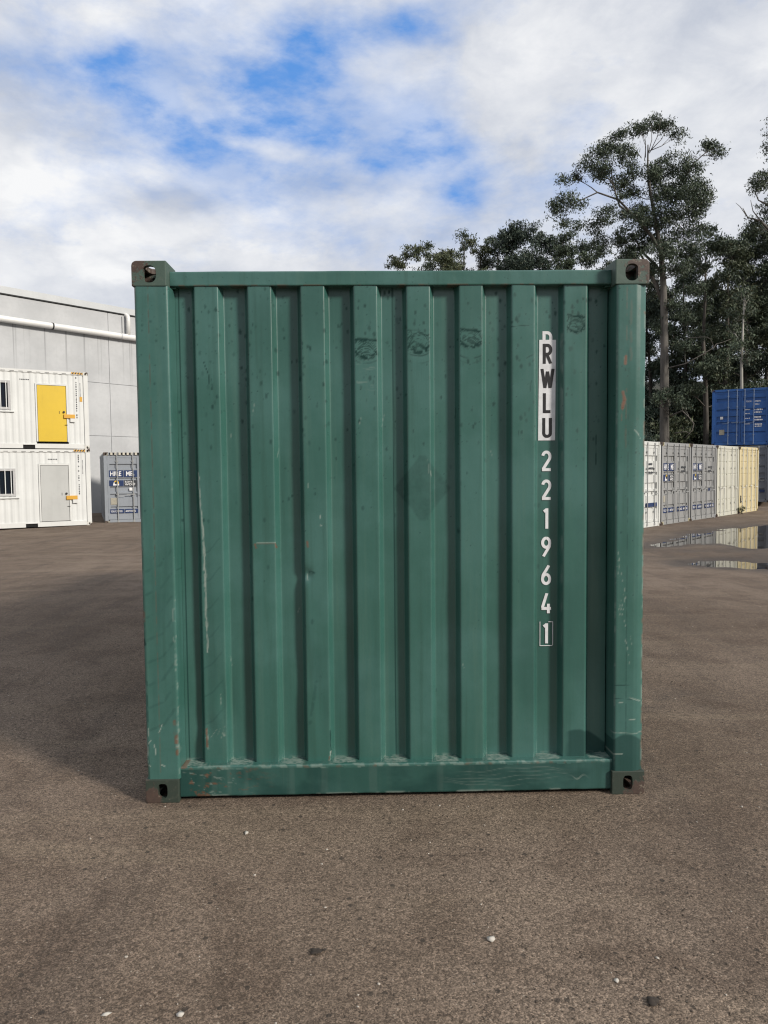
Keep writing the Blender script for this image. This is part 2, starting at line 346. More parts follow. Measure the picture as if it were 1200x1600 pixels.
# ------------------------------------------------------------------ corner castings (shared meshes)
def casting_mesh(top):
    def bmbox(x0, x1, y0, y1, z0, z1, bev=0):
        bm = bmesh.new(); bmesh.ops.create_cube(bm, size=1.0)
        for v in bm.verts: v.co = Vector(((x0 + x1) / 2 + v.co.x * (x1 - x0), (y0 + y1) / 2 + v.co.y * (y1 - y0), (z0 + z1) / 2 + v.co.z * (z1 - z0)))
        if bev: bmesh.ops.bevel(bm, geom=[e for e in bm.edges], offset=bev, segments=2, profile=.6, affect='EDGES')
        me = bpy.data.meshes.new('c'); bm.to_mesh(me); bm.free(); return bpy.data.objects.new('c', me)
    def hole(axis, ca, cb, ra, rb, lo, hi, pw, flat=None):
        mb = MB(); poly = []
        for i in range(28):
            a = 2 * math.pi * i / 28; c, s_ = math.cos(a), math.sin(a)
            pa = ca + ra * math.copysign(abs(c) ** pw, c); pb = cb + rb * math.copysign(abs(s_) ** pw, s_)
            if flat is not None: pa = max(pa, flat)
            poly.append((pa, pb))
        fn = {'y': lambda a, b, t: (a, t, b), 'x': lambda a, b, t: (t, a, b), 'z': lambda a, b, t: (a, b, t)}[axis]
        o = mb.prism(poly, lo, hi, fn).build('c', [], None); return o
    # outer corner at the origin; the body fills +x +y and -z (top casting) with mirrored use for the others
    bm = bmesh.new(); bmesh.ops.create_cube(bm, size=1.0)
    for v in bm.verts: v.co = Vector((.081 + v.co.x * .162, .089 + v.co.y * .178, .059 + v.co.z * .118))
    e = [e for e in bm.edges if all(v.co.x < .001 and v.co.z < .001 for v in e.verts)]      # the outer, exposed long edge is well rounded
    bmesh.ops.bevel(bm, geom=e, offset=.024 if top else .016, segments=4, profile=.5, affect='EDGES')
    e = [e for e in bm.edges if len(e.link_faces) == 2 and e.calc_face_angle() > R(35)]
    bmesh.ops.bevel(bm, geom=e, offset=.005, segments=2, profile=.6, affect='EDGES')
    bmesh.ops.recalc_face_normals(bm, faces=bm.faces)
    me0 = bpy.data.meshes.new('c'); bm.to_mesh(me0); bm.free(); base = bpy.data.objects.new('c', me0); COL.objects.link(base)
    cut = [bmbox(.022, .140, .026, .152, .024, .094)]
    COL.objects.link(cut[0])
    if top: cut.append(hole('y', .083, .062, .033, .040, -.01, .06, .85, .055))
    else: cut.append(hole('y', .083, .060, .0235, .036, -.01, .06, .62))
    cut.append(hole('x', .089, .060, .030, .036, -.01, .06, .7)); cut.append(hole('z', .081, .089, .032, .060, -.01, .06, .6))
    for c in cut:
        md = base.modifiers.new('b', 'BOOLEAN'); md.object = c; md.operation = 'DIFFERENCE'; md.solver = 'EXACT'
    dg = bpy.context.evaluated_depsgraph_get(); dg.update()
    me = bpy.data.meshes.new_from_object(base.evaluated_get(dg)); me.name = 'corner_casting'
    for o in cut + [base]: bpy.data.objects.remove(o)
    me.materials.clear(); me.materials.append(M['cast_green'])
    return me
CAST_TOP = casting_mesh(True); CAST_LOW = casting_mesh(False)

def castings(root, W, L, H, mat_top, mat_low, x0=0.0, y0=0.0, z0=0.0):
    for zt in (0, 1):
        for sx in (-1, 1):
            for sy in (0, 1):
                o = bpy.data.objects.new('corner_casting', CAST_TOP if zt else CAST_LOW); link(o, root)
                o.location = (x0 + sx * W / 2, y0 + sy * L, z0 + zt * H); o.scale = (-sx, -1 if sy else 1, -1 if zt else 1)
                o.material_slots[0].link = 'OBJECT'; o.material_slots[0].material = mat_top if zt else mat_low

def trap(x0, x1, pitch, flat, flank, depth, first=None):
    """trapezoid profile, starts in the valley; list of (x, depth) with 0 = proud"""
    n = max(1, int(round((x1 - x0) / pitch))); p = (x1 - x0) / n; fl = flat * p / pitch; pts = [(x0, depth)]
    for i in range(n):
        c = x0 + p * (i + .5)
        pts += [(c - fl / 2 - flank, depth), (c - fl / 2, 0), (c + fl / 2, 0), (c + fl / 2 + flank, depth)]
    return pts + [(x1, depth)]

# ================================================================== GROUND
POOL_Z = -.172
PUD1 = [(6.1, 12.9), (7.0, 14.0), (8.03, 15.3), (9.0, 16.5), (9.9, 17.7), (12.25, 18.9), (14.5, 18.3), (14, 14), (8.9, 12.3), (8.2, 12.3), (8.3, 13.2), (7.5, 13.5), (6.9, 13.2)]
PUD2 = [(5.7, 9.95), (6.2, 10.35), (6.9, 10.35), (7.9, 9.9), (9.5, 9.2), (9.0, 8.0), (6.9, 8.85), (6.2, 9.6)]
def poly_sd(x, y, poly):
    d = segdist(x, y, poly + [poly[0]]); ins = np.zeros(x.shape, bool)
    for (ax, ay), (bx, by) in zip(poly, poly[1:] + [poly[0]]):
        c = ((ay > y) != (by > y)) & (x < (bx - ax) * (y - ay) / (by - ay + 1e-12) + ax); ins ^= c
    return np.where(ins, -d, d)
def ground_z(x, y):
    x = np.asarray(x, float); y = np.asarray(y, float)
    far = np.hypot(x, y - 3)
    z = -.15 * sstep(np.maximum(far - 3.2, 0), 0, 9.0)
    calm = sstep(far, 3.5, 8.0)
    z = z + (fbm(x * .35, y * .35, 3, 3) - .5) * .05 * calm + (fbm(x * 1.7, y * 1.7, 3, 9) - .5) * (.012 + .006 * calm)
    sd = np.minimum(poly_sd(x, y, PUD1), poly_sd(x, y, PUD2)) + (fbm(x * 1.1, y * 1.1, 4, 21) - .5) * 1.1 + (fbm(x * 3.5, y * 3.5, 3, 23) - .5) * .5 + .10
    near = np.exp(-(np.clip(np.minimum(poly_sd(x, y, PUD1), poly_sd(x, y, PUD2)), 0, None) / 2.2) ** 2)
    target = POOL_Z + .022 * np.tanh(sd * 1.6) + (fbm(x * 4, y * 4, 3, 5) - .5) * .008
    return z * (1 - near) + target * near

def mat_ground():
    m, T, b = newmat("gravel_yard")
    g = T.n('ShaderNodeNewGeometry'); P = g.outputs['Position']
    F = T.map(P, (1, 1, 0))
    big = T.noise(F, .33, 5, .6, .3); mid = T.noise(F, 2.1, 6, .62, .5)
    tr1 = T.noise(T.map(F, (2.6, .22, 1), (0, 0, 0), (0, 0, R(62))), 1.0, 5, .6, .8); tr2 = T.noise(T.map(F, (.25, 2.0, 1), (3, 0, 0), (0, 0, R(9))), 1.0, 5, .6, .6)
    v1 = T.n('ShaderNodeTexVoronoi', dict(feature='F1'), Vector=F, Scale=230.0, Randomness=1.0)
    v2 = T.n('ShaderNodeTexVoronoi', dict(feature='F1'), Vector=F, Scale=95.0, Randomness=1.0)
    v3 = T.n('ShaderNodeTexVoronoi', dict(feature='F1'), Vector=F, Scale=24.0, Randomness=1.0)
    c1 = T.n('ShaderNodeSeparateColor', None, Color=v1.outputs['Color']).outputs[0]
    c2 = T.n('ShaderNodeSeparateColor', None, Color=v2.outputs['Color']).outputs[0]
    c3 = T.n('ShaderNodeSeparateColor', None, Color=v3.outputs['Color']).outputs[1]
    base = T.mix(T.ramp(big, .32, .68), c4((.122, .090, .066)), c4((.178, .136, .104)))
    base = T.mix(T.m('MULTIPLY', T.ramp(mid, .44, .66), .45), base, c4((.070, .047, .033)))
    base = T.mix(T.m('MULTIPLY', T.ramp(tr1, .50, .68), .38), base, c4((.078, .060, .048)))
    base = T.mix(T.m('MULTIPLY', T.ramp(tr2, .52, .70), .45), base, c4((.215, .168, .122)))
    gr = T.m('ADD', T.m('MULTIPLY', T.m('POWER', c1, 1.4), 1.3), .44)
    base = T.mix(.85, base, T.n('ShaderNodeVectorMath', dict(operation='SCALE'), i0=base, Scale=gr).outputs[0])
    gr2 = T.m('ADD', T.m('MULTIPLY', c2, .7), .65)
    base = T.mix(.8, base, T.n('ShaderNodeVectorMath', dict(operation='SCALE'), i0=base, Scale=gr2).outputs[0])
    # sparse pale chips and dark crumbs bedded in the surface
    chip = T.m('MULTIPLY', T.m('GREATER_THAN', c2, .975), T.m('LESS_THAN', v2.outputs['Distance'], .30))
    base = T.mix(T.m('MULTIPLY', chip, .6), base, c4((.36, .31, .25)))
    crumb = T.m('MULTIPLY', T.m('LESS_THAN', c3, .08), T.m('LESS_THAN', v3.outputs['Distance'], .24))
    base = T.mix(T.m('MULTIPLY', crumb, .7), base, c4((.030, .026, .022)))
    # damp, darkened ground at the puddles and an oil mark
    at = T.n('ShaderNodeAttribute', dict(attribute_name='wet')); wet = T.n('ShaderNodeSeparateColor', None, Color=at.outputs['Color'])
    base = T.mix(T.m('MULTIPLY', wet.outputs[0], .62), base, c4((.030, .027, .025)))
    base = T.mix(T.m('MULTIPLY', wet.outputs[1], .8), base, c4((.032, .032, .034)))
    T.L.new(base, b.inputs['Base Color'])
    T.L.new(T.m('SUBTRACT', .9, T.m('MULTIPLY', wet.outputs[0], .30)), b.inputs['Roughness'])
    b.inputs['Specular IOR Level'].default_value = .3
    h = T.m('ADD', T.m('MULTIPLY', T.m('SUBTRACT', 1.0, v1.outputs['Distance']), .35), T.m('ADD', T.m('MULTIPLY', T.m('SUBTRACT', 1.0, v2.outputs['Distance']), .6), T.m('MULTIPLY', T.noise(F, 9, 4, .6), 1.2)))
    bp = T.n('ShaderNodeBump', None, Height=h, Strength=.7, Distance=.005); T.L.new(bp.outputs[0], b.inputs['Normal'])
    return m

def build_ground():
    def axis(lo, hi, step, out):
        a = list(np.arange(lo, hi + 1e-6, step)); s = step; x = hi
        while x < out: s *= 1.35; x += s; a.append(x)
        s = step; x = lo; pre = []
        while x > -out: s *= 1.35; x -= s; pre.append(x)
        return np.array(pre[::-1] + a)
    xs = axis(-8, 16, .1, 900); ys = axis(-4, 22, .1, 900)
    X, Y = np.meshgrid(xs, ys); Z = ground_z(X, Y)
    n, k = X.shape
    idx = np.arange(n * k).reshape(n, k)
    F = np.stack([idx[:-1, :-1], idx[:-1, 1:], idx[1:, 1:], idx[1:, :-1]], -1).reshape(-1, 4)
    sd = np.minimum(poly_sd(X, Y, PUD1), poly_sd(X, Y, PUD2))
    wet = sstep(-(Z - POOL_Z), -.034, -.004) * np.exp(-(np.clip(sd, 0, None) / 1.3) ** 2)
    band = np.exp(-(((X - 8.2) / 3.0) ** 2 + ((Y - 11.3) / 1.3) ** 2)) * sstep(fbm(X * .9, Y * .9, 4, 31), .3, .6)
    wet = np.clip(np.maximum(wet, band), 0, 1)
    oil = np.exp(-(((X - 1.78) / .34) ** 2 + ((Y - 1.5) / .20) ** 2)) * sstep(fbm(X * 5, Y * 5, 4, 41), .28, .55)
    A = np.stack([wet, oil, 0 * X, 0 * X + 1], -1).reshape(-1, 4)
    o = np_mesh('ground', np.stack([X, Y, Z], -1).reshape(-1, 3), F, mat_ground(), smooth=True, attrs={'wet': ('POINT', A)})
    tag(o, kind='structure')
    m, T, b = newmat("puddle_water"); b.inputs['Base Color'].default_value = (.020, .018, .015, 1); b.inputs['Roughness'].default_value = .02; b.inputs['IOR'].default_value = 1.33
    b.inputs['Specular IOR Level'].default_value = .5
    P = T.n('ShaderNodeNewGeometry').outputs['Position']; bp = T.n('ShaderNodeBump', None, Height=T.noise(P, 3.0, 2, .5), Strength=.04, Distance=.01); T.L.new(bp.outputs[0], b.inputs['Normal'])
    for (x0, x1, y0, y1) in ((4.6, 15.2, 11.4, 19.6), (4.6, 10.4, 7.2, 11.2)):
        tag(_quad(x0, x1, y0, y1, m), kind='structure')
def _quad(x0, x1, y0, y1, m):
    mb = MB(); mb.add([(x0, y0, POOL_Z), (x1, y0, POOL_Z), (x1, y1, POOL_Z), (x0, y1, POOL_Z)], [(0, 1, 2, 3)]); return mb.build('puddle', m)
build_ground()

# ================================================================== GREEN CONTAINER
W, L, H = 2.438, 6.058, 2.591
RIBY, VALY = .066, .112
RIBS = [-.8885 + .2536 * i for i in range(8)]
def build_green():
    root = empty('shipping_container', (0, 0, 0), 0, 'large green shipping container with white vertical numbers, standing alone on the gravel', 'shipping container')
    rng = np.random.RandomState(3)
    castings(root, W, L, H, M['cast_green'], M['cast_green_low'])
    # ---- ribbed end panel: dense sheet carrying its dents and wear
    xs = []; ys = []
    def seg(x0, y0, x1, y1, n):
        for i in range(n): t = i / n; xs.append(x0 + (x1 - x0) * t); ys.append(y0 + (y1 - y0) * t)
    px, py = -1.046, VALY - .002
    for c in RIBS:
        for q in ((c - .0745, VALY), (c - .0565, RIBY), (c + .0565, RIBY), (c + .0745, VALY)):
            d = math.hypot(q[0] - px, q[1] - py); seg(px, py, q[0], q[1], max(2, int(d / .0055))); px, py = q
    seg(px, py, 1.056, VALY, 18); xs.append(1.056); ys.append(VALY)
    xs = np.array(xs); ys = np.array(ys)
    # pressed bends are slightly round
    yk = ys.copy(); yk[1:-1] = .25 * ys[:-2] + .5 * ys[1:-1] + .25 * ys[2:]; ys = yk
    zs = np.linspace(.150, 2.50, 470)
    X, Z = np.meshgrid(xs, zs); Y = np.broadcast_to(ys, X.shape).copy()
    flat = 1 - sstep(np.abs(X - .76), .075, .05)          # the lettered valley is flat
    Y += ((fbm(X * 1.6, Z * 1.1, 3, 2) - .5) * .013 + (fbm(X * 7, Z * 2.2, 3, 6) - .5) * .0042) * flat
    # dents
    for (dx, dz, rx, rz, dep) in ((-.93, .55, .05, .22, .010), (-.93, .36, .04, .06, .008), (-.845, .48, .03, .10, .009), (-.43, 1.10, .025, .03, .012), (-.42, .62, .05, .12, .007), (-.36, .40, .04, .10, .006), (.13, 2.18, .05, .03, .003), (-.93, 1.0, .03, .3, .006)):
        Y += dep * np.exp(-((X - dx) / rx) ** 2 - ((Z - dz) / rz) ** 2)
    X = X + .010 * np.exp(-((X + .945) / .03) ** 2) * sstep(Z, 1.5, 1.0) * (vnoise(Z * 3.5, Z * 0, 3) * 1.2)
    # ---- wear: red = dark dirt, green = pale scratch / dust, blue = rust
    D = np.zeros_like(X); S = np.zeros_like(X); U = np.zeros_like(X)
    # mould spots, mostly on the upper half
    ns = 850; qx = rng.uniform(-1.04, 1.05, ns); qz = 2.5 - np.abs(rng.normal(0, .55, ns)); qr = .0032 + .0072 * rng.rand(ns) ** 2.5
    for a, b_, r in zip(qx, qz, qr):
        i0, i1 = np.searchsorted(zs, [b_ - .03, b_ + .03]); j0, j1 = np.searchsorted(xs, [a - .02, a + .02])
        if i1 <= i0 or j1 <= j0: continue
        xx = X[i0:i1, j0:j1]; zz = Z[i0:i1, j0:j1]
        d = np.hypot(xx - a, (zz - b_) * (.55 if r > .006 else .85)) * (1 + .5 * (vnoise(xx * 180, zz * 180, 4) - .5))
        D[i0:i1, j0:j1] = np.maximum(D[i0:i1, j0:j1], sstep(d, r, r * .35) * rng.uniform(.25, .78))
    # black bumper scuffs on the ribs
    def scuff(cx, cz, w, h, k, arcs):
        u = (X - cx) / (w / 2); v = (Z - cz) / (h / 2)
        ins = (np.abs(u) < 1) & (Y < RIBY + .02)
        hatch = sstep(fbm(X * 48 + Z * 30, Z * 170 + 8 * u * u, 3, k), .46, .60)
        bowl = sstep(v + .2, -.9 + .35 * u * u, -.55 + .35 * u * u) * sstep(v, 1.0, .8)
        top = np.exp(-((v - .78 + .10 * u) / .15) ** 2)
        rim = np.exp(-((v + .72 - .55 * u * u) / .17) ** 2)
        D[:] = np.maximum(D, ins * np.clip(bowl * hatch * .80 + top * sstep(fbm(X * 25, Z * 220, 3, k + 4), .40, .52) * 1.0 + rim * sstep(fbm(X * 90, Z * 90, 3, k + 8), .36, .5) * 1.0, 0, 1))
        for (off, am) in arcs:
            D[:] = np.maximum(D, ins * np.exp(-((v + off - .25 * u * u) / .07) ** 2) * am * sstep(fbm(X * 30, Z * 30, 3, k + 2), .3, .55))
    scuff(-.128, 2.185, .108, .115, 1, [(1.15, .5)]); scuff(.126, 2.215, .108, .125, 2, [(1.0, .8), (1.6, .4)]); scuff(.379, 2.232, .104, .105, 3, [(1.75, .8), (2.2, .3)]); scuff(.888, 2.300, .090, .10, 4, [])
    ins = np.abs(X + .128) < .05; S[:] = np.maximum(S, ins * sstep(fbm(X * 20, Z * 160, 3, 15), .62, .75) * np.exp(-((Z - 2.06) / .06) ** 2) * .35)
    def stroke(pts, w, ch, am, k=0, brk=.0, jit=.004):
        xx = X + (vnoise(Z * 40, X * 40, k) - .5) * jit; d = segdist(xx, Z, pts)
        a = sstep(d, w, w * .3) * am
        if brk > 0: a = a * sstep(fbm(X * 35, Z * 35, 3, k + 5), brk, brk + .2)
        ch[:] = np.maximum(ch, a)
    stroke([(.575, 2.29), (.66, 2.296)], .003, D, .8, 1, .3); stroke([(.65, 2.14), (.69, 2.16)], .005, D, .6, 2, .3); stroke([(.66, 2.11), (.685, 2.13)], .008, D, .5, 3, .4); stroke([(.668, 1.98), (.672, 2.03)], .005, D, .5, 3, .3)
    stroke([(-.905, 2.13), (-.885, 2.07), (-.88, 2.02)], .003, D, .9, 4); stroke([(-.868, 2.05), (-.868, 2.0)], .006, D, .8, 4, .3); stroke([(1.0, 1.88), (1.004, 1.62)], .0025, D, .9, 5)
    stroke([(-.70, 2.12), (-.695, 1.95)], .003, D, .7, 6, .3); stroke([(-.945, 1.60), (-.938, 1.46), (-.928, 1.30), (-.921, 1.10), (-.922, .92), (-.918, .72)], .0045, S, .9, 7, .18, .006)
    stroke([(-.925, 1.25), (-.922, .85)], .008, S, .7, 8, .35, .008); stroke([(-.668, 1.258), (-.578, 1.258)], .0028, S, .55, 9); stroke([(-.668, 1.252), (-.578, 1.252)], .002, U, .35, 9)
    stroke([(-.678, 1.25), (-.672, 1.232)], .006, U, .8, 10); stroke([(-.580, 1.252), (-.573, 1.232)], .006, U, .8, 11); stroke([(-.424, 1.26), (-.421, 1.235)], .006, U, .8, 12); stroke([(-.428, 1.10), (-.424, 1.07)], .004, S, .6, 12)
    stroke([(-.41, 1.11), (-.395, 1.105)], .010, D, .8, 13, .2); stroke([(-.36, 1.385), (-.357, 1.375)], .005, S, .8, 1); stroke([(-.356, 1.34), (-.353, 1.337)], .004, S, .8, 1)
    stroke([(-.935, .34), (-.93, .25)], .006, U, .9, 2, .25); stroke([(-.932, .33), (-.926, .24)], .006, S, .7, 3, .4); stroke([(-.855, .36), (-.845, .31)], .010, S, .6, 4, .45)
    for k in range(7): z0 = .36 + .14 * k; stroke([(-.94, z0), (-.90, z0 + .02), (-.85, z0 + .08)], .006, D, .22, 20 + k, .2)
    for k in range(4): stroke([(-.955 + .03 * k, .28), (-.90 + .02 * k, .33 + .01 * k)], .002, S, .35, 40 + k, .4)
    stroke([(-.425, .36), (-.39, .56), (-.36, .60)], .012, D, .35, 50, .3); stroke([(-.325, .32), (-.322, .20)], .003, D, .9, 51); stroke([(-.324, .215), (-.335, .16)], .005, S, .8, 52, .2); stroke([(-.332, .19), (-.336, .16)], .004, U, .8, 53)
    for k in range(26):
        a = rng.uniform(-1, 1); z0 = rng.uniform(.3, 2.0); l = rng.uniform(.01, .07); ang = rng.uniform(-.4, .4)
        stroke([(a, z0), (a + l * math.sin(ang), z0 + l * math.cos(ang))], .0022, S if rng.rand() < .45 else D, rng.uniform(.25, .6), 60 + k, .25)
    # ghost of a removed diamond placard
    u = np.abs(X - .142 + (fbm(X * 30, Z * 30, 3, 70) - .5) * .012) / .140 + np.abs(Z - 1.515) / .178; u = np.maximum(u, np.abs(Z - 1.515) / .160)
    dm = sstep(u, 1.05, .93) * (Y < VALY + .02) * (.17 + .34 * fbm(X * 60, Z * 60, 4, 71)); dm *= 1 - .5 * sstep(fbm(X * 12, Z * 12, 3, 72), .6, .7)
    D = np.maximum(D, dm)
    # welded sheet seams in the valleys
    for sx in (-1.030, .004): D = np.maximum(D, sstep(np.abs(X - sx - (vnoise(Z * 3, Z * 0, 5) - .5) * .003), .0042, .0018) * .95 * (Z > .17))
    # wet splash low on the right, lime dust at the foot of the valleys
    wz = .245 + .05 * np.sin((X - .78) * 14) + (fbm(X * 9, Z * 9, 3, 81) - .5) * .05
    wx = sstep(X + (fbm(X * 9, Z * 9, 3, 82) - .5) * .03, .84, .87)
    D = np.maximum(D, wx * sstep(Z, wz + .012, wz) * .72)
    D = np.maximum(D, sstep(fbm(X * 3, Z * 1.2, 4, 83), .52, .80) * .20)
    val = sstep(Y, RIBY + .02, VALY - .012)
    S = np.maximum(S, val * sstep(Z, .181 + .008 * vnoise(X * 60, Z * 0, 2), .172) * sstep(fbm(X * 45, Z * 90, 3, 91), .40, .62) * .38)
    A = np.stack([np.clip(D, 0, 1), np.clip(S, 0, 1), np.clip(U, 0, 1), np.ones_like(D)], -1).reshape(-1, 4)
    n, k = X.shape; idx = np.arange(n * k).reshape(n, k)
    F = np.stack([idx[:-1, :-1], idx[:-1, 1:], idx[1:, 1:], idx[1:, :-1]], -1).reshape(-1, 4)
    np_mesh('end_panel', np.stack([X, Y, Z], -1).reshape(-1, 3), F, M['green'], root, True, {'wear': ('POINT', A)})

    # ---- corner posts (front pair: pressed section, dense enough to carry wear)
    def post(side):
        if side < 0: pr = [(-1.2125, .150), (-1.2125, .022), (-1.2085, .009), (-1.199, .004), (-1.150, .004), (-1.145, .0045), (-1.062, .005), (-1.053, .009), (-1.0505, .020), (-1.0465, .116)]
        else: pr = [(1.0605, .116), (1.0645, .020), (1.067, .009), (1.076, .005), (1.130, .004), (1.160, .004), (1.180, .008), (1.2105, .024), (1.2135, .034), (1.2135, .150)]
        xs, ys = [], []
        for (a, b_), (c, d) in zip(pr[:-1], pr[1:]):
            nn = max(1, int(math.hypot(c - a, d - b_) / .005))
            for i in range(nn): xs.append(a + (c - a) * i / nn); ys.append(b_ + (d - b_) * i / nn)
        xs.append(pr[-1][0]); ys.append(pr[-1][1]); xs = np.array(xs); ys = np.array(ys)
        zs = np.linspace(.117, H - .117, 470); X, Z = np.meshgrid(xs, zs); Y = np.broadcast_to(ys, X.shape).copy()
        Y += (fbm(X * 4, Z * 1.5, 3, 11) - .5) * .004 + (fbm(X * 16, Z * 6, 3, 12) - .5) * .0014
        D = np.zeros_like(X); S = np.zeros_like(X); U = np.zeros_like(X)
        def stroke(pts, w, ch, am, k=0, brk=0.0, jit=.004):
            d = segdist(X + (vnoise(Z * 40, X * 40, k) - .5) * jit, Z, pts); a = sstep(d, w, w * .3) * am
            if brk > 0: a = a * sstep(fbm(X * 35, Z * 35, 3, k + 5), brk, brk + .2)
            ch[:] = np.maximum(ch, a)
        rg = np.random.RandomState(5 if side < 0 else 6)
        for _ in range(70):
            a = rg.uniform(xs.min(), xs.max()); z0 = 2.47 - abs(rg.normal(0, .6)); r = .002 + .006 * rg.rand() ** 3
            D = np.maximum(D, sstep(np.hypot(X - a, (Z - z0) * .8), r, r * .4) * rg.uniform(.25, .7))
        D = np.maximum(D, sstep(fbm(X * 14, Z * 1.3, 4, 31), .52, .8) * .28)
        edge_o = np.exp(-((np.abs(X) - 1.2115) / .007) ** 2); edge_i = np.exp(-((np.abs(X) - (1.053 if side < 0 else 1.066)) / .006) ** 2)
        edge_o = edge_o * (Y < .035); edge_i = edge_i * (Y < .012)
        S = np.maximum(S, edge_o * sstep(fbm(X * 20, Z * 22, 4, 14), .50, .62) * .55); U = np.maximum(U, edge_o * sstep(fbm(X * 20, Z * 18, 4, 19), .54, .64) * .65)
        S = np.maximum(S, edge_i * sstep(fbm(X * 60, Z * 30, 4, 15), .60, .72) * .28)
        if side < 0:
            stroke([(-1.146, 2.47), (-1.146, .15)], .003, U, .30, 1, .15); stroke([(-1.146, 2.47), (-1.146, 1.2)], .0022, D, .35, 1, .1); stroke([(-1.20, .62), (-1.2, .12)], .002, D, .6, 3)
            for (a, b_, c, d) in ((-1.20, .37, -1.195, .33), (-1.20, .29, -1.19, .31), (-1.205, .23, -1.20, .28), (-1.175, .29, -1.165, .24), (-1.15, .35, -1.13, .39), (-1.14, .19, -1.125, .18), (-1.20, .19, -1.19, .18), (-1.21, .28, -1.205, .2)): stroke([(a, b_), (c, d)], .0035, S, .9, 4, .2, .008)
            stroke([(-1.065, .95), (-1.057, .55), (-1.056, .25)], .005, S, .35, 6, .42, .01); stroke([(-1.072, .40), (-1.064, .24)], .012, U, .8, 7, .38); stroke([(-1.068, .38), (-1.06, .25)], .008, S, .55, 8, .45)
            for q in range(8): z0 = .36 + .11 * q; stroke([(-1.19, z0), (-1.12, z0 + .03), (-1.07, z0 + .10)], .010, D, .25, 20 + q, .25)
            stroke([(-1.2125, 2.03), (-1.2125, 1.98)], .01, S, .8, 33, .3); stroke([(-1.2125, .93), (-1.2125, .90)], .02, U, .9, 34, .2); stroke([(-1.21, .80), (-1.205, .78)], .012, D, .9, 35)
        else:
            stroke([(1.122, 2.47), (1.125, .2)], .0022, D, .45, 1, .15); stroke([(1.115, 2.46), (1.113, 1.7)], .005, U, .30, 2, .3); stroke([(1.135, 2.46), (1.135, 2.1)], .008, U, .22, 3, .35)
            stroke([(1.111, 2.135), (1.108, 2.10)], .010, U, .95, 4, .12); stroke([(1.105, 2.13), (1.11, 2.10)], .005, S, .3, 4, .3); stroke([(1.098, 1.965), (1.106, 1.93), (1.096, 1.89)], .011, U, 1.0, 5, .12); stroke([(1.097, 1.90), (1.092, 1.83)], .003, U, .6, 5, .1)
            stroke([(1.155, 1.785), (1.175, 1.765), (1.185, 1.745)], .004, S, .6, 6, .2); stroke([(1.18, 2.36), (1.21, 2.34)], .010, U, .7, 7, .3); stroke([(1.185, 2.36), (1.21, 2.35)], .008, S, .5, 7, .4)
            for q in range(16): z0 = rg.uniform(.65, 1.2); a = 1.075 + (1.2 - z0) * .10 + rg.normal(0, .012); stroke([(a, z0), (a + .008, z0 - .05)], .002, S, .45, 60 + q, .3)
            for (z0, a, b_) in ((.545, 1.07, 1.14), (.478, 1.07, 1.15), (.46, 1.09, 1.11), (.375, 1.14, 1.17)): stroke([(a, z0), (b_, z0 - .003)], .0028, D if z0 > .47 else S, .8, int(z0 * 99), .05)
            stroke([(1.14, .483), (1.20, .462)], .004, S, .7, 41, .3); stroke([(1.066, .308), (1.18, .304), (1.21, .31)], .0032, S, .6, 42, .2); stroke([(1.06, .20), (1.11, .203)], .004, S, .8, 43, .2)
            D = np.maximum(D, sstep(Z, .305 - ((X - 1.13) / .09) ** 2 * .05, .295 - ((X - 1.13) / .09) ** 2 * .05) * .70)
        # seam to the casting
        A = np.stack([np.clip(D, 0, 1), np.clip(S, 0, 1), np.clip(U, 0, 1), np.ones_like(D)], -1).reshape(-1, 4)
        n, k = X.shape; idx = np.arange(n * k).reshape(n, k); F = np.stack([idx[:-1, :-1], idx[:-1, 1:], idx[1:, 1:], idx[1:, :-1]], -1).reshape(-1, 4)
        np_mesh('corner_post', np.stack([X, Y, Z], -1).reshape(-1, 3), F, M['green'], root, True, {'wear': ('POINT', A)})
    post(-1); post(1)
    for sx in (-1, 1):
        MB().box(sx * 1.2125 - (.16 if sx > 0 else 0), sx * 1.2125 + (.16 if sx < 0 else 0), L - .15, L - .005, .117, H - .117).build('corner_post', M['green_far'], root, .006)

    # ---- rails: dense boxes with wear on the front
    def rail(name, x0, x1, y0, y1, z0, z1, wear, wob=.0015, rnd=.006):
        pr = [(y1, z1), (y0 + rnd, z1), (y0 + rnd * .3, z1 - rnd * .3), (y0, z1 - rnd), (y0, z0 + rnd), (y0 + rnd * .3, z0 + rnd * .3), (y0 + rnd, z0), (y1, z0)]
        py, pz = [], []
        for (a, b_), (c, d) in zip(pr[:-1], pr[1:]):
            nn = max(1, int(math.hypot(c - a, d - b_) / .005))
            for i in range(nn): py.append(a + (c - a) * i / nn); pz.append(b_ + (d - b_) * i / nn)
        py.append(y1); pz.append(z0); py = np.array(py); pz = np.array(pz)
        xs = np.linspace(x0, x1, 440); X, Z = np.meshgrid(xs, pz); Y = np.meshgrid(xs, py)[1]
        front = sstep(Y, y0 + .03, y0 + .01)
        Z = Z + (fbm(X * 2.2, Z * 0, 3, 51) - .5) * wob * 3 + (fbm(X * 14, Z * 6, 3, 54) - .5) * wob
        Y = Y + ((fbm(X * 2.5, Z * 3, 3, 52) - .5) * .006 + (fbm(X * 12, Z * 8, 3, 53) - .5) * .002) * front
        D, S, U = wear(X, Y, Z, front)
        A = np.stack([np.clip(D, 0, 1), np.clip(S, 0, 1), np.clip(U, 0, 1), np.ones_like(D)], -1).reshape(-1, 4)
        n, k = X.shape; idx = np.arange(n * k).reshape(n, k); F = np.stack([idx[:-1, :-1], idx[1:, :-1], idx[1:, 1:], idx[:-1, 1:]], -1).reshape(-1, 4)
        return np_mesh(name, np.stack([X, Y, Z], -1).reshape(-1, 3), F, M['green'], root, True, {'wear': ('POINT', A)})
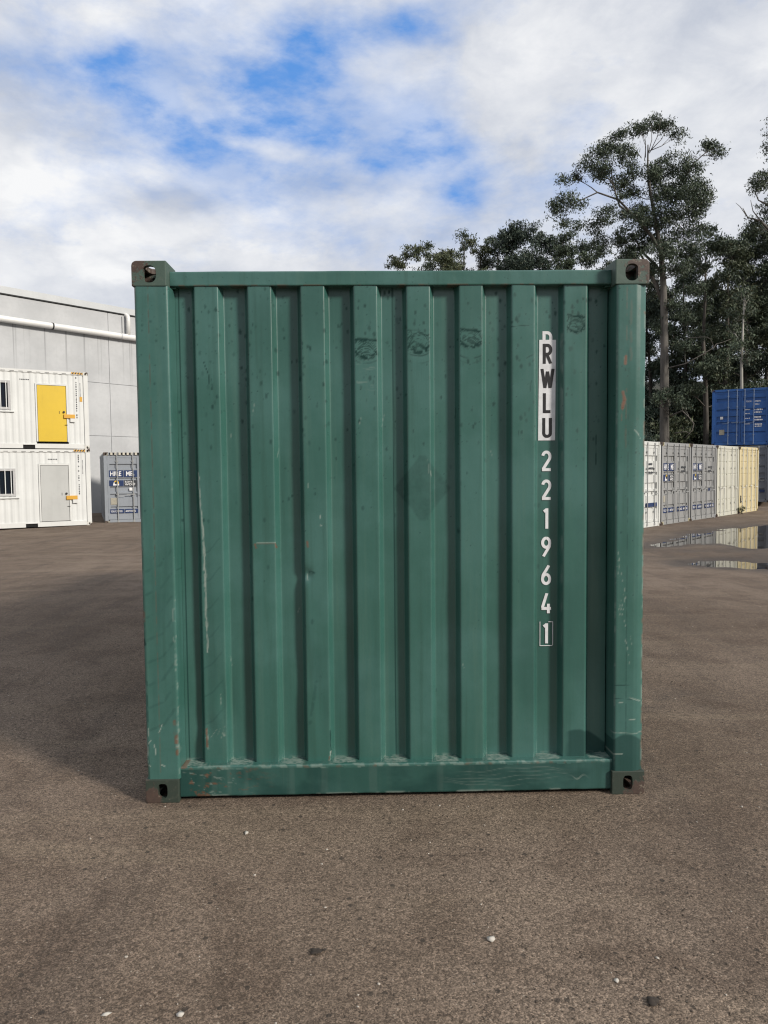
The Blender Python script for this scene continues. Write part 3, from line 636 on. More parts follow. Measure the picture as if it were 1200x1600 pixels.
    def wear_bottom(X, Y, Z, fr):
        D = .46 + .30 * sstep(fbm(X * 5, Z * 9, 4, 61), .4, .7); S = np.zeros_like(X); U = np.zeros_like(X)
        top = (Z > .155)
        S = np.maximum(S, top * (Y < .034) * sstep(fbm(X * 40, Z * 60, 3, 62), .48, .66) * .32)
        dust = np.zeros_like(X)
        for c in [-.985] + [r + .127 for r in RIBS]: dust = np.maximum(dust, sstep(np.abs(X - c), .062, .045))
        S = np.maximum(S, top * (Y > .036) * dust * sstep(fbm(X * 70, Y * 160, 3, 63), .28, .62) * .65)
        D = np.where(top, D * .3, D)
        # pale vertical runs and chips, wavy rubbed lines on the right half
        S = np.maximum(S, sstep(fbm(X * 26, Z * 2, 3, 64), .58, .75) * sstep(fbm(X * 3, Z * 3, 3, 65), .45, .6) * .06)
        for q in range(5):
            zz = .060 + .017 * q + .010 * np.sin(X * 9 + q * .5) + .004 * np.sin(X * 31 + q)
            S = np.maximum(S, np.exp(-((Z - zz) / .0022) ** 2) * sstep(X, .15, .35) * sstep(X, .92, .8) * .20 * sstep(fbm(X * 9, Z * 60, 3, 66 + q), .3, .55))
        S = np.maximum(S, sstep(Z, .034, .024) * sstep(fbm(X * 14, Z * 14, 4, 75), .52, .64) * .65)
        S = np.maximum(S, sstep(fbm(X * 22, Z * 110, 4, 76), .66, .74) * .45 * sstep(X, -.6, -.95)); U = np.maximum(U, sstep(fbm(X * 26, Z * 60, 4, 77), .64, .74) * sstep(X, -.55, -.9) * .7)
        S = np.maximum(S, np.exp(-((X - .90) / .03) ** 2 - ((Z - .085 - .01 * np.sin(X * 90)) / .003) ** 2) * .6)
        U = np.maximum(U, np.exp(-((Z - .162) / .006) ** 2) * sstep(fbm(X * 30, Z * 30, 3, 78), .62, .72) * .5)
        return D, S, U
    o = rail('bottom_rail', -1.0555, 1.0640, .020, .150, .020, .170, wear_bottom, .003)
    def wear_top(X, Y, Z, fr):
        D = .10 * sstep(fbm(X * 3, Z * 8, 4, 84), .45, .7); S = np.zeros_like(X); U = np.zeros_like(X)
        for q in range(24):
            a, b_ = np.random.RandomState(q).uniform(-1, 1), np.random.RandomState(q + 90).uniform(2.49, 2.55); D = np.maximum(D, sstep(np.hypot(X - a, Z - b_), .004, .0015) * .5)
        low = sstep(Z, 2.496, 2.489); U = np.maximum(U, low * sstep(fbm(X * 20, Z * 4, 3, 85), .48, .6) * .5); S = np.maximum(S, sstep(Z, 2.554, 2.560) * sstep(fbm(X * 16, Z * 4, 3, 86), .5, .65) * .3)
        D = np.maximum(D, sstep(np.abs(X), .985, 1.03) * .55 * sstep(fbm(X * 12, Z * 12, 3, 87), .3, .55))
        return D, S, U
    rail('top_rail', -1.0560, 1.0560, .060, .118, 2.487, 2.556, wear_top, .0012, .004)
    # little gussets between the end rail and the castings
    for sx in (-1, 1):
        mb = MB(); mb.prism([(.070, 2.478), (.160, 2.478), (.160, 2.560), (.090, 2.560)], sx * 1.0555, sx * 1.030, lambda a, b_, t: (t, a, b_)); mb.build('gusset', M['green_far'], root, .003)
    # ---- lettering
    V = VALY - .0025
    mb = MB(); xa = [(.7150, 1.743), (.7990, 1.743), (.8020, 2.233), (.7200, 2.233)]
    mb.prism(xa, V, V + .0012, lambda a, b_, t: (a, t, b_)); strip = mb.build('code_strip', M['decal'], root)
    hgt = .097
    for ch, z0, xo, ws in (('R', 2.117, .738, .92), ('W', 1.996, .729, .98), ('L', 1.877, .739, .92), ('U', 1.756, .736, .96)): glyph(ch, xo, z0, hgt, V - .0006, M['black'], strip, 'code_lettering', ws, .155)
    glyph('D', .736, 2.175, .100, V + .0011, M['decal'], root, 'code_lettering', 1.0, .15, clip=.50)
    for ch, z0 in (('2', 1.592), ('2', 1.4495), ('1', 1.307), ('9', 1.1665), ('6', 1.0255), ('4', .884), ('1', .732)): glyph(ch, .7315, z0, .101, V, M['decal'], root, 'code_number', .98, .145)
    mb = MB()
    for (x0, x1, z0, z1) in ((.7245, .7275, .719, .842), (.7885, .7915, .7225, .842), (.7280, .7880, .719, .7222), (.768, .7880, .8390, .842)): mb.box(x0, x1, V - .001, V + .0004, z0, z1)
    mb.build('check_digit_box', M['decal'], root)
    # ---- sides, roof, floor, far end
    for sx in (-1, 1):
        MB().sheet(trap(.15, L - .15, .278, .072, .068, .036), .14, H - .06, lambda a, b_, t: (sx * (1.215 - b_), a, t)).build('side_panel', M['green_far'], root)
        MB().box(min(sx * 1.16, sx * 1.214), max(sx * 1.16, sx * 1.214), .178, L - .178, .02, .158).build('bottom_side_rail', M['green_far'], root, .004)
        MB().box(min(sx * 1.155, sx * 1.2165), max(sx * 1.155, sx * 1.2165), .178, L - .178, H - .075, H - .012).build('top_side_rail', M['green_far'], root, .004)
    MB().sheet(trap(.12, L - .12, .209, .1, .02, .016), -1.16, 1.16, lambda a, b_, t: (t, a, H - .035 - b_)).build('roof_panel', M['green_far'], root)
    MB().box(-1.15, 1.15, .15, L - .15, .13, .165).build('floor_panel', M['dark'], root)
    door_end(root, W, L, H, M['green_far'], M['green_far'], Matrix.Translation((0, L, 0)) @ Matrix.Rotation(math.pi, 4, 'Z'))

# ------------------------------------------------------------------ the door end shared by all box containers (faces local -y at y = 0)
def door_end(root, W, L, H, m_door, m_bar, mat=None, style='banded', bars=(.30, .80), frame=None):
    frame = frame or m_door
    MBX = mat or Matrix()
    def B(mb): 
        mb.v = [tuple(MBX @ Vector(p)) for p in mb.v]; return mb
    hw = W / 2
    B(MB().box(-hw + .164, hw - .164, .012, .12, H - .112, H - .006)).build('door_header', frame, root, .005)
    B(MB().box(-hw + .164, hw - .164, .012, .12, .015, .150)).build('door_sill', frame, root, .005)
    z0, z1 = .160, H - .122; xo = hw - .125
    for sx in (-1, 1):
        a, b = (-xo, -.006) if sx < 0 else (.006, xo)
        mb = MB(); fr = .075; y0, y1 = .030, .075
        prof = [(z0 + fr, .044)]
        if style == 'banded':
            bands = [(2.16, 2.02), (1.66, 1.60), (1.34, 1.17), (1.08, .97), (.62, .57)]
            bands = sorted([(lo, hi) for hi, lo in bands])
            for lo, hi in bands: prof += [(lo - .022, .044), (lo, .090), (hi, .090), (hi + .012, .044)]
        elif style == 'ribbed':
            n = 5
            for i in range(n):
                c = z0 + (z1 - z0) * (i + .5) / n; prof += [(c - .11, .044), (c - .09, .074), (c + .09, .074), (c + .11, .044)]
        else:
            for c in (.62, 1.08, 1.54, 2.0): prof += [(c - .024, .044), (c - .014, .060), (c + .014, .060), (c + .024, .044)]
        prof += [(z1 - fr, .044)]
        mb.sheet(prof, a + fr, b - fr, lambda q, w, t: (t, w, q))
        mb.box(a, a + fr, y0, y1, z0, z1).box(b - fr, b, y0, y1, z0, z1).box(a + fr, b - fr, y0 + .002, y1, z1 - fr, z1).box(a + fr, b - fr, y0 + .002, y1, z0, z0 + fr)
        d = B(mb).build('door', m_door, root)
        g = MB(); g.box(a - .018 if sx < 0 else a - .004, a, .046, .07, z0 - .008, z1 + .008).box(b, b + (.018 if sx > 0 else .004), .046, .07, z0 - .008, z1 + .008).box(a, b, .050, .07, z1, z1 + .012).box(a, b, .050, .07, z0 - .012, z0)
        B(g).build('door_gasket', M['dark'], d)
        for k, u in enumerate(bars):
            x = a + (b - a) * (u if sx < 0 else 1 - u)
            t = MB().tube([(x, .000, .05), (x, .000, H - .05)], .017, 8)
            for zz in (.06, H - .085): t.box(x - .035, x + .035, -.012, .016, zz, zz + .05)
            for zz in (.45, 1.05, 1.75, 2.25): t.box(x - .045, x + .045, .004, .032, zz, zz + .04)
            bar = B(t).build('locking_bar', m_bar, d)
            hx = .40 if u < .5 else -.02
            hd = MB().box(x, x + .24, -.026, -.012, 1.00 + .05 * k, 1.022 + .05 * k) if u < .5 else MB().box(x - .24, x, -.026, -.012, 1.00 + .05 * k, 1.022 + .05 * k)
            B(hd).build('handle', m_bar, d)
        for zz in (.35, 1.0, 1.65, 2.25):
            xh = a - .05 if sx < 0 else b + .05
            B(MB().box(xh - .05, xh + .05, .006, .030, zz - .045, zz + .045)).build('hinge', frame, d)

def container_box(root, W, L, H, m_side, frame=None, rear=True):
    frame = frame or m_side
    for sx in (-1, 1):
        for yy in ((.005, .155), (L - .155, L - .005)):
            MB().box(min(sx * 1.2125, sx * 1.10), max(sx * 1.2125, sx * 1.10), yy[0], yy[1], .117, H - .117).build('corner_post', frame, root, .006)
        MB().sheet(trap(.15, L - .15, .278, .072, .068, .036), .14, H - .06, lambda a, b_, t: (sx * (1.210 - b_), a, t)).build('side_panel', m_side, root)
        MB().box(min(sx * 1.16, sx * 1.212), max(sx * 1.16, sx * 1.212), .178, L - .178, .02, .158).build('bottom_side_rail', frame, root, .004)
        MB().box(min(sx * 1.155, sx * 1.214), max(sx * 1.155, sx * 1.214), .178, L - .178, H - .075, H - .012).build('top_side_rail', frame, root, .004)
    MB().sheet(trap(.12, L - .12, .209, .1, .02, .016), -1.16, 1.16, lambda a, b_, t: (t, a, H - .035 - b_)).build('roof_panel', m_side, root)
    MB().box(-1.15, 1.15, .13, L - .12, .12, .155).build('floor_panel', M['dark'], root)
    MB().sheet(trap(-1.08, 1.08, .25, .11, .018, .045), .15, H - .10, lambda a, b_, t: (a, L - .06 - .0 - b_, t)).build('end_panel', m_side, root)
    for z0, z1 in ((.02, .16), (H - .10, H - .03)): MB().box(-1.055, 1.055, L - .10, L - .01, z0, z1).build('end_rail', frame, root, .004)

build_green()

# ================================================================== STORAGE CONTAINERS
SIGN_BLUE = mat_flat("dark_blue_sign", (.012, .032, .11), .45); M['sign_white'] = mat_flat("white_sign_lettering", (.80, .80, .80), .5)
M['sign_yellow'] = mat_flat("yellow_sign_paint", (.75, .48, .04), .5); M['sign_dark'] = mat_flat("charcoal_sign", (.03, .035, .045), .5)
M['paper'] = mat_flat("beige_plate", (.36, .34, .28), .5)
CAST = {}
def cast_mat(key, col, amt): 
    if key not in CAST: CAST[key] = mat_casting(key + "_casting", col, amt)
    return CAST[key]

def storage(label, loc, rz, m_body, m_frame, cast, m_bar=None, style='banded', bars=(.30, .80), group=None, far=False):
    root = empty('shipping_container', loc, rz, label, 'shipping container', group)
    container_box(root, W, L, H, m_body, m_frame); castings(root, W, L, H, cast, cast)
    door_end(root, W, L, H, m_body, m_bar or m_frame, None, style, bars, m_frame)
    return root
def plate(root, name, x0, x1, z0, z1, y, mat): return MB().box(x0, x1, y, y + .004, z0, z1).build(name, mat, root)

def hire_signs(root, doors=(-1,), low_both=False, text=True):
    for sx in doors:
        xa, xb = (-1.045, -.075) if sx < 0 else (.12, 1.03)
        mid = xa + (xb - xa) * .52
        y = .024
        p = plate(root, 'sign_panel', xa, mid - .012, 1.70, 1.94, y, SIGN_BLUE); text_mesh('HIRE', .235, M['sign_white'], p, (xa + .03, y - .002, 1.738), wscale=.80, bold=.018)
        p = plate(root, 'sign_panel', mid + .012, xb, 1.70, 1.94, y, SIGN_BLUE); text_mesh('ME', .235, M['sign_white'], p, (mid + .07, y - .002, 1.738), wscale=.80, bold=.018)
        p = plate(root, 'sign_panel', xa, mid - .012, 1.375, 1.58, y, SIGN_BLUE)
        e = MB(); cx = xa + .23; e.prism([(cx - .10, 1.395), (cx + .11, 1.395), (cx + .10, 1.50), (cx + .02, 1.565), (cx - .08, 1.50)], y - .003, y - .0005, lambda a, b_, t: (a, t, b_)); e.build('sign_emblem', M['sign_white'], p)
        e = MB(); e.prism(arc(cx + .015, 1.49, .085, .085, -30, 160, 12), y - .005, y - .0032, lambda a, b_, t: (a, t, b_)); e.build('sign_emblem', M['sign_yellow'], p)
        e = MB(); e.prism([(cx - .03, 1.44), (cx + .03, 1.455), (cx + .055, 1.50), (cx + .045, 1.55), (cx - .005, 1.535), (cx - .05, 1.50)], y - .007, y - .0052, lambda a, b_, t: (a, t, b_)); e.build('sign_emblem', M['sign_dark'], p)
        p = plate(root, 'sign_panel', mid + .012, xb, 1.375, 1.58, y, M['sign_dark']); text_mesh('ROYAL', .095, M['sign_white'], p, (mid + .03, y - .002, 1.487), wscale=1.05); text_mesh('WOLF', .105, M['sign_white'], p, (mid + .03, y - .002, 1.392), wscale=1.2, bold=.02)
    for sx in ((-1, 1) if low_both else doors):
        xa, xb = (-1.045, -.075) if sx < 0 else (.12, 1.03)
        mid = xa + (xb - xa) * .52; y = .024
        p = plate(root, 'sign_panel', xa, mid - .012, .385, .535, y, SIGN_BLUE); text_mesh('YOU CAN DO', .095, M['sign_white'], p, (xa + .025, y - .002, .425), wscale=.66, bold=.02)
        p = plate(root, 'sign_panel', mid + .012, xb, .385, .535, y, SIGN_BLUE); text_mesh('ANYTHING', .095, M['sign_white'], p, (mid + .03, y - .002, .425), wscale=.72, bold=.02)

def marking_block(root, x, z, mat, rows, w, h=.05, gap=.045, seed=1, y=.026):
    """rows of worn, unreadable stencil marks"""
    rg = random.Random(seed)
    for r in range(rows):
        mb = MB(); a = x; end = x + w * rg.uniform(.55, 1)
        while a < end:
            l = rg.uniform(.018, .05); mb.box(a, a + l, y, y + .002, z - r * (h + gap), z - r * (h + gap) + h * rg.uniform(.75, 1)); a += l + rg.uniform(.010, .028)
        mb.build('stencil_lettering', mat, root)

grey_a = mat_paint("grey_container_paint", (.27, .295, .33), .5, .1, .25, 1.0)
grey_b = mat_paint("light_grey_container_paint", (.275, .278, .276), .5, .1, .25, 4.0)
cream = mat_paint("cream_container_paint", (.54, .535, .46), .5, .25, .35, 7.0)
yellowish = mat_paint("pale_yellow_container_paint", (.60, .515, .31), .5, .3, .35, 9.0)
whitep = mat_paint("white_container_paint", (.60, .61, .59), .5, .15, .25, 11.0)
bluep = mat_paint("blue_container_paint", (.024, .105, .35), .42, .08, .2, 13.0)
slate = mat_paint("slate_container_paint", (.15, .17, .21), .5, .2, .3, 15.0)
rusty = mat_paint("rust_streaked_frame", (.55, .52, .44), .6, .75, .4, 17.0)

TH = R(46.4); RX, RY, RZ = 8.95, 19.08, -.16
def row_pos(i): return (RX + (i * 2.52 + W / 2) * math.cos(TH), RY + (i * 2.52 + W / 2) * math.sin(TH), RZ)
GR = None
c = storage('white shipping container with a blue strip, half hidden by the green container', row_pos(-1), TH, whitep, whitep, cast_mat('white', (.62, .62, .58), .0), M['galv'])
plate(c, 'sign_panel', .16, 1.0, .62, .74, .024, SIGN_BLUE); marking_block(c, .30, 1.88, M['sign_dark'], 3, .5, .07, .06, 3)
c = storage('light grey shipping container with blue HIRE ME sign, next to the white container', row_pos(0), TH, grey_b, grey_b, cast_mat('ochre', (.46, .42, .26), .08), M['galv']); hire_signs(c, (-1,), True)
marking_block(c, .45, 1.78, M['sign_dark'], 2, .5, .07, .06, 5); plate(c, 'data_plate', -1.03, -.88, .72, .92, .024, M['paper'])
c = storage('light grey shipping container with blue HIRE ME sign, next to the cream container', row_pos(1), TH, grey_b, grey_b, cast_mat('grey', (.36, .38, .40), .02), M['galv']); hire_signs(c, (-1,), True)
marking_block(c, .45, 1.78, M['sign_dark'], 2, .5, .07, .06, 6); marking_block(c, .45, .98, SIGN_BLUE, 1, .3, .12, .06, 7)
c = storage('off-white shipping container with four door bars, between the grey and the pale yellow container', row_pos(2), TH, cream, cream, cast_mat('cream', (.55, .52, .42), .06), M['white_bar'], 'flat', (.22, .62))
c = storage('pale yellow shipping container with rusty corners at the far end of the row', row_pos(3), TH, yellowish, yellowish, cast_mat('yellow', (.55, .45, .2), .10), M['white_bar'], 'flat', (.25, .72))
plate(c, 'data_plate', -.98, -.88, .42, .70, .024, M['dark'])
BTH = R(-30); BX, BY, BZ = 15.93 + W / 2 * math.cos(BTH), 30.7 + W / 2 * math.sin(BTH), .06
c = storage('dark slate shipping container on the ground carrying the blue container', (BX, BY, BZ - .02), BTH, slate, slate, cast_mat('slate', (.15, .17, .2), .02), M['galv'])
plate(c, 'sign_panel', .12, 1.03, .45, .58, .024, SIGN_BLUE)
c = storage('bright blue shipping container with white stencilling stacked on the slate one', (BX, BY, BZ + H), BTH, bluep, bluep, cast_mat('blue', (.02, .085, .30), .0), mat_paint('blue_grey_bar', (.16, .22, .34), .5, .1, .2, 41.0), 'banded', (.52, .86))
text_mesh('TXGU', .10, M['sign_white'], c, (.20, .024, 1.96), 'code_lettering', wscale=.9); text_mesh('292541', .10, M['sign_white'], c, (.56, .024, 1.96), 'code_lettering', wscale=.9); text_mesh('22G1', .10, M['sign_white'], c, (.56, .024, 1.82), 'code_lettering', wscale=.9)
marking_block(c, .16, 1.60, M['sign_white'], 1, .36, .05, .05, 21); marking_block(c, .56, 1.58, M['sign_white'], 2, .32, .07, .05, 22); marking_block(c, .16, 1.42, M['sign_white'], 1, .2, .05, .05, 23)
marking_block(c, .16, 1.20, M['sign_white'], 1, .2, .05, .05, 24); marking_block(c, .56, 1.24, M['sign_white'], 2, .34, .07, .05, 25); marking_block(c, .16, .95, M['sign_white'], 1, .24, .05, .05, 26); marking_block(c, .58, .92, M['sign_white'], 2, .3, .06, .03, 27)
plate(c, 'data_plate', -.90, -.68, .50, .74, .024, M['paper']); plate(c, 'sticker', -.86, -.74, 1.22, 1.34, .024, M['sign_white'])

# the grey container by the warehouse
HT = R(21); HX, HY = -9.62, 23.15
c = storage('blue-grey shipping container with HIRE ME sign before the warehouse wall', (HX + W / 2 * math.cos(HT), HY + W / 2 * math.sin(HT), -.20), HT, grey_a, grey_a, cast_mat('rust', (.34, .33, .28), .14), M['galv'])
hire_signs(c, (-1,)); plate(c, 'data_plate', -1.01, -.79, .70, .95, .024, M['paper']); plate(c, 'sticker', -.36, -.24, 1.20, 1.31, .024, M['sign_white'])
plate(c, 'sign_panel', .14, .46, 1.22, 1.36, .024, SIGN_BLUE)
MB().box(-1.02, 1.05, .0065, .0110, H - .095, H - .012).build('header_gap_shade', M['void'], c)  # dark strip that paints shade into the gaps between the loops
mb = MB()      # row of lashing loops on the header
for k in range(15): x = -.98 + .14 * k; mb.box(x, x + .075, -.010, .0060, H - .10, H - .006)
mb.build('header_loops', rusty, c)

# ================================================================== WHITE SITE OFFICES
office_white = mat_paint("white_office_paint", (.65, .665, .655), .5, .06, .14, 20.0, .25)
office_frame = mat_paint("office_frame_paint", (.645, .655, .64), .5, .10, .18, 23.0, .25)
yellow_door = mat_paint("yellow_door_paint", (.64, .44, .022), .45, .0, .12, 25.0, .2)
grey_door = mat_paint("grey_door_paint", (.45, .46, .45), .5, .0, .12, 27.0, .2)
guard_yellow = mat_paint("amber_guard_paint", (.62, .33, .03), .5, .05, .2, 29.0)
glass_m, _T, _b = newmat("dark_window_glass"); _b.inputs['Base Color'].default_value = (.012, .016, .024, 1); _b.inputs['Roughness'].default_value = .05
frame_alu = mat_flat("window_frame_alu", (.45, .45, .45), .4)
ST = R(32); SX, SY, SZ = -9.60, 21.86, -.13
def office(label, z, m_door, door, win, guard_z, group):
    root = empty('site_office', (SX, SY, SZ + z), ST, label, 'site office', group)
    Lx = 6.058; D2 = 2.438
    castings_o = cast_mat('office', (.66, .65, .60), -.04)
    for zt in (0, 1):
        for sx in (0, 1):
            for sy in (0, 1):
                o = bpy.data.objects.new('corner_casting', CAST_TOP if zt else CAST_LOW); link(o, root)
                o.location = (-sx * Lx, sy * D2, zt * H); o.scale = (1 if sx else -1, -1 if sy else 1, -1 if zt else 1)
                o.material_slots[0].link = 'OBJECT'; o.material_slots[0].material = castings_o
    dx0, dx1, dz0, dz1 = door; wx0, wx1, wz0, wz1 = win
    # long wall, split round the openings
    def wall(x0, x1, z0, z1, name='wall_panel'):
        n = max(1, int(round((x1 - x0) / .2))); pr = trap(x0, x1, .2, .07, .05, .012)
        mb = MB(); mb.sheet(pr, z0, z1, lambda a, b_, t: (a, .030 + b_, t)); return mb
    mb = wall(-Lx + .15, wx0 - .05, .16, H - .11)
    for q in (wall(wx0 - .05, wx1 + .05, .16, wz0 - .05), wall(wx0 - .05, wx1 + .05, wz1 + .05, H - .11), wall(wx1 + .05, dx0 - .04, .16, H - .11), wall(dx0 - .04, dx1 + .04, dz1 + .05, H - .11), wall(dx1 + .04, -.15, .16, H - .11)):
        mb.add(q.v, q.f)
    mb.build('wall', office_white, root)
    MB().sheet(trap(.15, D2 - .15, .25, .11, .02, .03), .15, H - .10, lambda a, b_, t: (-.03 - b_, a, t)).build('wall', office_white, root)
    MB().sheet(trap(.15, D2 - .15, .25, .11, .02, .03), .15, H - .10, lambda a, b_, t: (-Lx + .03 + b_, a, t)).build('wall', office_white, root)
    MB().sheet(trap(-Lx + .15, -.15, .25, .11, .02, .03), .15, H - .10, lambda a, b_, t: (a, D2 - .03 - b_, t)).build('wall', office_white, root)
    MB().sheet(trap(-Lx + .1, -.1, .209, .1, .02, .016), .06, D2 - .06, lambda a, b_, t: (a, t, H - .03 - b_)).build('roof', office_white, root)
    for x0, x1 in ((-.150, -.004), (-Lx + .004, -Lx + .150)):
        for y0, y1 in ((.004, .12), (D2 - .12, D2 - .004)): MB().box(x0, x1, y0, y1, .117, H - .117).build('corner_post', office_frame, root, .006)
    for y0 in (.010, D2 - .09):
        fp = []
        mb = MB(); mb.box(-Lx + .162, -2.06, y0, y0 + .08, .015, .170); mb.box(-1.70, -.162, y0, y0 + .08, .015, .170); mb.box(-2.06, -1.70, y0, y0 + .08, .130, .170); mb.build('bottom_rail', office_frame, root, .003)
        MB().box(-Lx + .162, -.162, y0, y0 + .07, H - .11, H - .015).build('top_rail', office_frame, root, .003)
    MB().box(-2.06, -1.70, .05, .40, .016, .129).build('fork_pocket', M['void'], root)
    MB().box(-Lx + .1, -.1, .10, D2 - .1, .06, .15).build('floor', M['dark'], root)
    mb = MB()
    for k in range(22): x = -Lx + .3 + .26 * k; mb.box(x, x + .13, .0065, .0095, H - .095 + .004, H - .078)
    mb.build('vent_slot', M['void'], root)
    # hazard stripes at the right-hand top corner
    mb = MB(); mb.box(-.52, -.165, .0045, .0075, H - .085, H - .02); hz = mb.build('hazard_strip', guard_yellow, root)
    mb = MB()
    for k in range(4): x = -.51 + .085 * k; mb.prism([(x, H - .085), (x + .04, H - .085), (x + .08, H - .02), (x + .04, H - .02)], .0025, .0040, lambda a, b_, t: (a, t, b_))
    mb.build('stripe', M['black'], hz)
    # door in its frame
    mb = MB(); mb.box(dx0 - .045, dx0, .006, .07, dz0, dz1 + .045).box(dx1, dx1 + .045, .006, .07, dz0, dz1 + .045).box(dx0, dx1, .0075, .07, dz1, dz1 + .045).build('door_frame', office_frame, root)
    d = MB().box(dx0 + .012, dx1 - .012, .020, .06, dz0 + .003, dz1 - .012).build('door', m_door, root, .003)
    MB().box(dx0, dx1, .045, .075, dz0, dz1).build('door_gap', M['void'], d)
    kz = guard_z + .13
    MB().tube([(dx1 - .09, .020, kz), (dx1 - .09, -.012, kz), (dx1 - .09, -.03, kz)], [.035, .035, .028], 12).build('handle', M['black'], d)
    MB().box(dx1 - .235, dx1 - .222, .012, .019, kz - .06, kz + .03).build('keyhole_cover', M['dark'], d)
    MB().box(dx1 - .10, dx1 + .25, -.030, .012, guard_z - .075, guard_z + .055).build('lock_guard', guard_yellow, root, .006)
    MB().box(dx1 + .10, dx1 + .25, -.026, .012, guard_z - .20, guard_z - .078).build('lock_box', office_frame, root, .004)
    MB().tube([(dx1 + .02, .0, guard_z - .30), (dx1 - .07, .0, guard_z - .30)], .008, 6).build('door_stay', M['dark'], root)
    # barred window
    f = MB(); t = .03
    f.box(wx0 - .05, wx0 + t, .002, .09, wz0 - .05, wz1 + .05).box(wx1 - t, wx1 + .05, .002, .09, wz0 - .05, wz1 + .05).box(wx0 + t, wx1 - t, .004, .09, wz1 - t, wz1 + .05).box(wx0 + t, wx1 - t, .004, .09, wz0 - .05, wz0 + t)
    w = f.build('window', frame_alu, root, .003)
    MB().box(wx0 + .02, wx1 - .02, .060, .075, wz0 + .02, wz1 - .02).build('pane', glass_m, w)
    n = 6
    mb = MB()
    for k in range(n): x = wx0 + (wx1 - wx0) * (k + .5) / n; mb.box(x - .012, x + .012, -.004, .010, wz0 - .02, wz1 + .02)
    mb.build('window_bars', office_white, w)
    MB().box(wx0 - .08, wx1 + .14, -.02, .03, wz0 - .12, wz0 - .085).build('sill', office_white, w)
    # vertical container code, unreadable at this distance
    rg = random.Random(int(z * 10)); mb = MB(); zz = 2.36
    while zz > 1.0:
        if rg.random() < .85: mb.box(-.395 + rg.uniform(-.004, .004), -.362, .0245, .029, zz, zz + rg.uniform(.03, .06))
        zz -= rg.uniform(.065, .085)
    mb.build('stencil_lettering', M['sign_dark'], root)
    mb = MB(); zz = 2.2
    while zz > 1.75: mb.box(-.262, -.240, .0245, .029, zz, zz + .02); zz -= .04
    mb.build('stencil_lettering', M['sign_dark'], root)
    mb = MB(); x = dx0 + .25 - (.75 if z > 1 else 0)
    for k in range(6): mb.box(x, x + .035, .0245, .029, 2.235, 2.262); x += .05
    mb.build('stencil_lettering', M['sign_dark'], root)
    return root
office('white site office on the ground with a grey door and barred window', 0.0, grey_door, (-1.58, -.70, .185, 2.05), (-3.4, -2.36, 1.10, 1.90), .97, None)
o = office('white site office stacked on top, with a bright yellow door', H, yellow_door, (-1.60, -.70, .24, 2.10), (-3.4, -2.42, 1.30, 2.14), 1.10, None)
MB().box(-.275, -.195, .020, .028, 1.60, 1.76).build('warning_sticker', guard_yellow, o)

